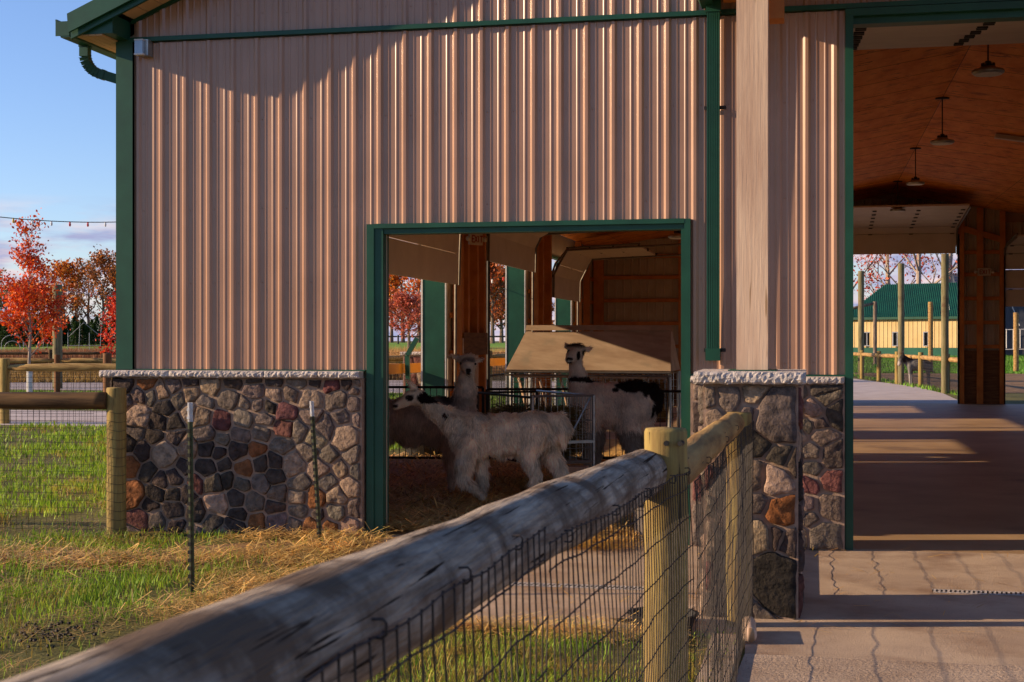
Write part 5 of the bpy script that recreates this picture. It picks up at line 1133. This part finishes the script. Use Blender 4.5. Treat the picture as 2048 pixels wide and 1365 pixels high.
# lawn strips far left
sheet('lawn', [(-140, 128), (-30, 128), (-22, 148), (-140, 148)], mat('lawn', C('#5f8a24'), C('#77992e'), .4, rough=.95), 0, .01) if False else None
m = MB(); 
lx = [-140+10*i for i in range(13)]
for i in range(12):
    for j in range(6):
        y0, y1 = 118+j*7, 125+j*7; m.add([(lx[i], y0, gh(lx[i], y0)+.01), (lx[i+1], y0, gh(lx[i+1], y0)+.01), (lx[i+1], y1, gh(lx[i+1], y1)+.01), (lx[i], y1, gh(lx[i], y1)+.01)], [(0, 1, 2, 3)])
lawnm = mat('lawn', C('#5f8a24'), C('#7c9c30'), .4, rough=.95)
tag(m.build('lawn', lawnm), kind='structure')
# string lights
def string(label, p, q, sag, n, seed):
    p, q = Vector(p), Vector(q); rng = random.Random(seed); e = empty('string_lights', label, 'string lights', tuple(p)); P = lambda t: p.lerp(q, t)-Vector((0, 0, sag*4*t*(1-t)))
    m = MB(); m.tube([P(i/24) for i in range(25)], .009, 4); m.build('cable', dsteel, e)
    for i in range(n):
        c_ = P((i+.5)/n); k = rng.choice(['yellow', 'red', 'white']); m = MB(); m.ball(c_-Vector((0, 0, .06)), (.025, .025, .04), 7, 5); m.tube([c_, c_-Vector((0, 0, .03))], .02, 5); m.build('bulb', bulbs[k], e)
string('coloured bulb string crossing the sky above the red maple to the barn', at(-160, 412, 27), at(262, 444, 31), .12, 11, 2)
string('bulb string running from the tall pole toward the barn corner', (-26.49, 34.59, 3.6), at(262, 592, 44), .10, 9, 3)
string('bulb string crossing the sky in the second side door view', at(900, 571, 30), at(1080, 536, 34), .05, 8, 4)
# wire frames of unlit light displays on the lawn
def frame_arch(label, px, py_, d, w_, h, kd):
    v = at(px, 683, d); z0 = gh(v.x, v.y); m = MB(); P = lambda a_, z_: (v.x+a_, v.y, z0+z_)
    if kd == 'arch': 
        for s_ in (1, .7): m.tube([P(-w_*s_/2, 0)]+[P(-w_*s_/2*math.cos(t*math.pi/10), h*.55*s_+h*.45*s_*math.sin(t*math.pi/10)) for t in range(11)]+[P(w_*s_/2, 0)], .035, 4)
    else:
        for k in range(4): m.tube([P(-w_/2+w_*k/3, 0), P(-w_/2+w_*k/3+.15*(k % 2), h*(.7+.3*(k % 2)))], .03, 4)
        m.tube([P(-w_/2, h*.55), P(0, h), P(w_/2, h*.6)], .03, 4); m.tube([P(-w_/2, h*.3), P(w_/2, h*.3)], .03, 4)
    tag(m.build('light_frame', steel), label, 'light frame')
frame_arch('white wire arch frame on the far lawn left of the red maple trunk', 25, 0, 140, 2.4, 2.0, 'arch')
frame_arch('white wire display frame on the far lawn right of the maple', 90, 0, 140, 1.6, 1.7, 'f')
frame_arch('tall white wire display frame before the spruces near the barn corner', 168, 0, 138, 3.4, 3.2, 'f')
# house with green hipped roof behind the barn
hs = empty('house', 'yellow-sided low house with a green hipped metal roof and white windows', 'house', (6, 102, 0)); sk2 = -.5
H_ = lambda x, t, z: (x, 101.0+t+(x-2.8)*sk2, z)
m = MB(); y_, wx0, wx1 = 0, 2.6, 10.6
prof = []; x = wx0
while x < wx1: prof += [(x, 0), (x+.20, 0), (x+.22, -.03), (x+.25, -.03), (x+.27, 0)]; x += .30
for (a_, ya_), (b_, yb_) in zip(prof, prof[1:]): m.add([H_(a_, ya_, 1.2), H_(b_, yb_, 1.2), H_(b_, yb_, 3.5), H_(a_, ya_, 3.5)], [(0, 1, 2, 3)])
m.add([H_(wx0, 0, 0), H_(wx0, 8, 0), H_(wx0, 8, 3.5), H_(wx0, 0, 3.5)], [(0, 1, 2, 3)]); m.add([H_(wx1+.3, 0, 0), H_(wx1+.3, 8, 0), H_(wx1+.3, 8, 3.5), H_(wx1+.3, 0, 3.5)], [(3, 2, 1, 0)]); m.build('wall', yellowwall, hs)
m = MB(); m.add([H_(wx0, -.02, 0), H_(wx1+.3, -.02, 0), H_(wx1+.3, -.02, 1.2), H_(wx0, -.02, 1.2)], [(0, 1, 2, 3)]); m.add([H_(wx1+.22, -.05, 0), H_(wx1+.36, -.05, 0), H_(wx1+.36, -.05, 3.5), H_(wx1+.22, -.05, 3.5)], [(0, 1, 2, 3)]); m.build('wainscot', greenroof, hs)
m = MB()
def rf(x, t): return H_(x, t, 3.5)
nr_ = 60
for i in range(nr_):       # front slope, ribs every panel
    xa = 2.2+(8.8*i/nr_); xb = 2.2+8.8*(i+1)/nr_
    def topx(x): f = min(1, (x-2.2)/3.4); return (H_(x, -.35+4.6*f, 3.5+2.65*f))
    m.add([H_(xa, -.35, 3.5), H_(xb, -.35, 3.5), topx(xb), topx(xa)], [(0, 1, 2, 3)])
    t0, t1 = topx(xa), H_(xa, -.35, 3.5); m.beam((t1[0], t1[1], t1[2]+.03), (t0[0], t0[1], t0[2]+.03), .04, .05)
m.add([H_(2.2, -.35, 3.5), H_(5.6, 4.25, 6.15), H_(2.2, 8.8, 3.5)], [(0, 1, 2)]); m.add([H_(5.6, 4.25, 6.15), H_(11, 4.25, 6.15), H_(11, 8.8, 3.5), H_(2.2, 8.8, 3.5)], [(0, 1, 2, 3)]); m.build('roof', greenroof, hs)
m = MB(); m.beam(H_(2.2, -.37, 3.42), H_(11, -.37, 3.42), .05, .18); m.build('eave_trim', green, hs)
for px in (1732, 1790, 1848):
    X_ = onY(px, 688, 102).x; f = MB(); c_ = H_(X_, -.08, 1.85)
    for a_, b_, z0_, z1_ in ((-.36, .36, 1.30, 1.37), (-.36, .36, 2.33, 2.40), (-.36, -.29, 1.37, 2.33), (.29, .36, 1.37, 2.33), (-.03, .03, 1.37, 2.33)): f.box(c_[0]+a_, c_[0]+b_, c_[1]-.06, c_[1]+.04, z0_, z1_)
    w_ = f.build('window', whitep, hs); f = MB(); f.box(c_[0]-.29, c_[0]+.29, c_[1]-.02, c_[1]+.03, 1.37, 2.33); f.build('pane', dsteel, w_)
sh_ = empty('shed', 'dark grey ribbed shed behind the right rear doorway', 'shed', (20, 114, 0)); m = MB()
for i in range(40): x_ = 12.4+i*.5; m.box(x_, x_+.46, 114, 114.05, .3, 6); m.box(x_+.46, x_+.5, 113.97, 114.05, .3, 6)
m.build('wall', greywall, sh_); m = MB(); m.prism([(113.6, 6), (118, 7.6), (122, 6)], 'x', 12, 33); m.build('roof', greywall, sh_)
m = MB(); P = lambda a_, z_: (a_, 113.6, z_)
m.tube([P(14.0, 5.0), P(14.6, 4.2), P(14.5, 3.3), P(14.0, 3.0)], .04, 4); m.tube([P(13.9, 2.6), P(18.5, 2.7)], .04, 4); m.tube([P(14, 2.6), P(15.0, 1.0)], .04, 4)
for k in range(9): m.tube([P(15.4+.55*k, 1.0+.1*(k % 2)), P(15.4+.55*k, 2.7)], .035, 4)
m.tube([P(16.2, 5.2), P(17.0, 3.0)], .04, 4); m.tube([P(15.9, 4.6), P(15.9, 5.6)], .04, 4); m.tube([P(14, .95), P(20, 1.05)], .04, 4); tag(m.build('light_frame', whitep), 'white star and rail shaped light display frames against the grey shed', 'light frame')
m = MB(); P = lambda a_, z_: (a_, 98, z_)
m.tube([P(9.4, 1.2), P(9.3, 3.2), P(9.9, 4.4), P(10.0, 3.6), P(9.6, 3.0), P(10.05, 2.0), P(9.9, 1.1)], .035, 4); tag(m.build('light_frame', whitep), 'curled white light display frame at the right end of the yellow house', 'light frame')
for i, (px, d, h, sp_, lv, lab) in enumerate(((1700, 122, 13, 4.2, 2200, 'leftmost big half-bare tree with red leaves behind the yellow house'), (1775, 128, 15, 4.6, 2400, 'big half-bare tree with scattered red leaves behind the house roof centre'), (1838, 118, 15, 4.8, 1100, 'many-limbed nearly bare tree with thick trunks above the house roof'), (1902, 120, 15, 4.4, 900, 'nearly bare tree at the right edge of the far aisle doorway'))):
    v = at(px, 683, d); tree('bare_tree', lab, G(v), h, sp_, .34, lv, .13, ['#b8402c', '#c85a30', '#9c3a2c'], 300+i, barkpale, 3, 3, .22, .8, .5, 'half-bare trees behind the yellow house')
v = at(2030, 683, 130); tree('autumn_tree', 'orange tree seen at the right rear beyond the pen doorway', G(at(1366, 683, 60)), 4.5, 1.2, .1, 2500, .08, OR, 400, bark, 2, 3)
bpy.context.view_layer.update()
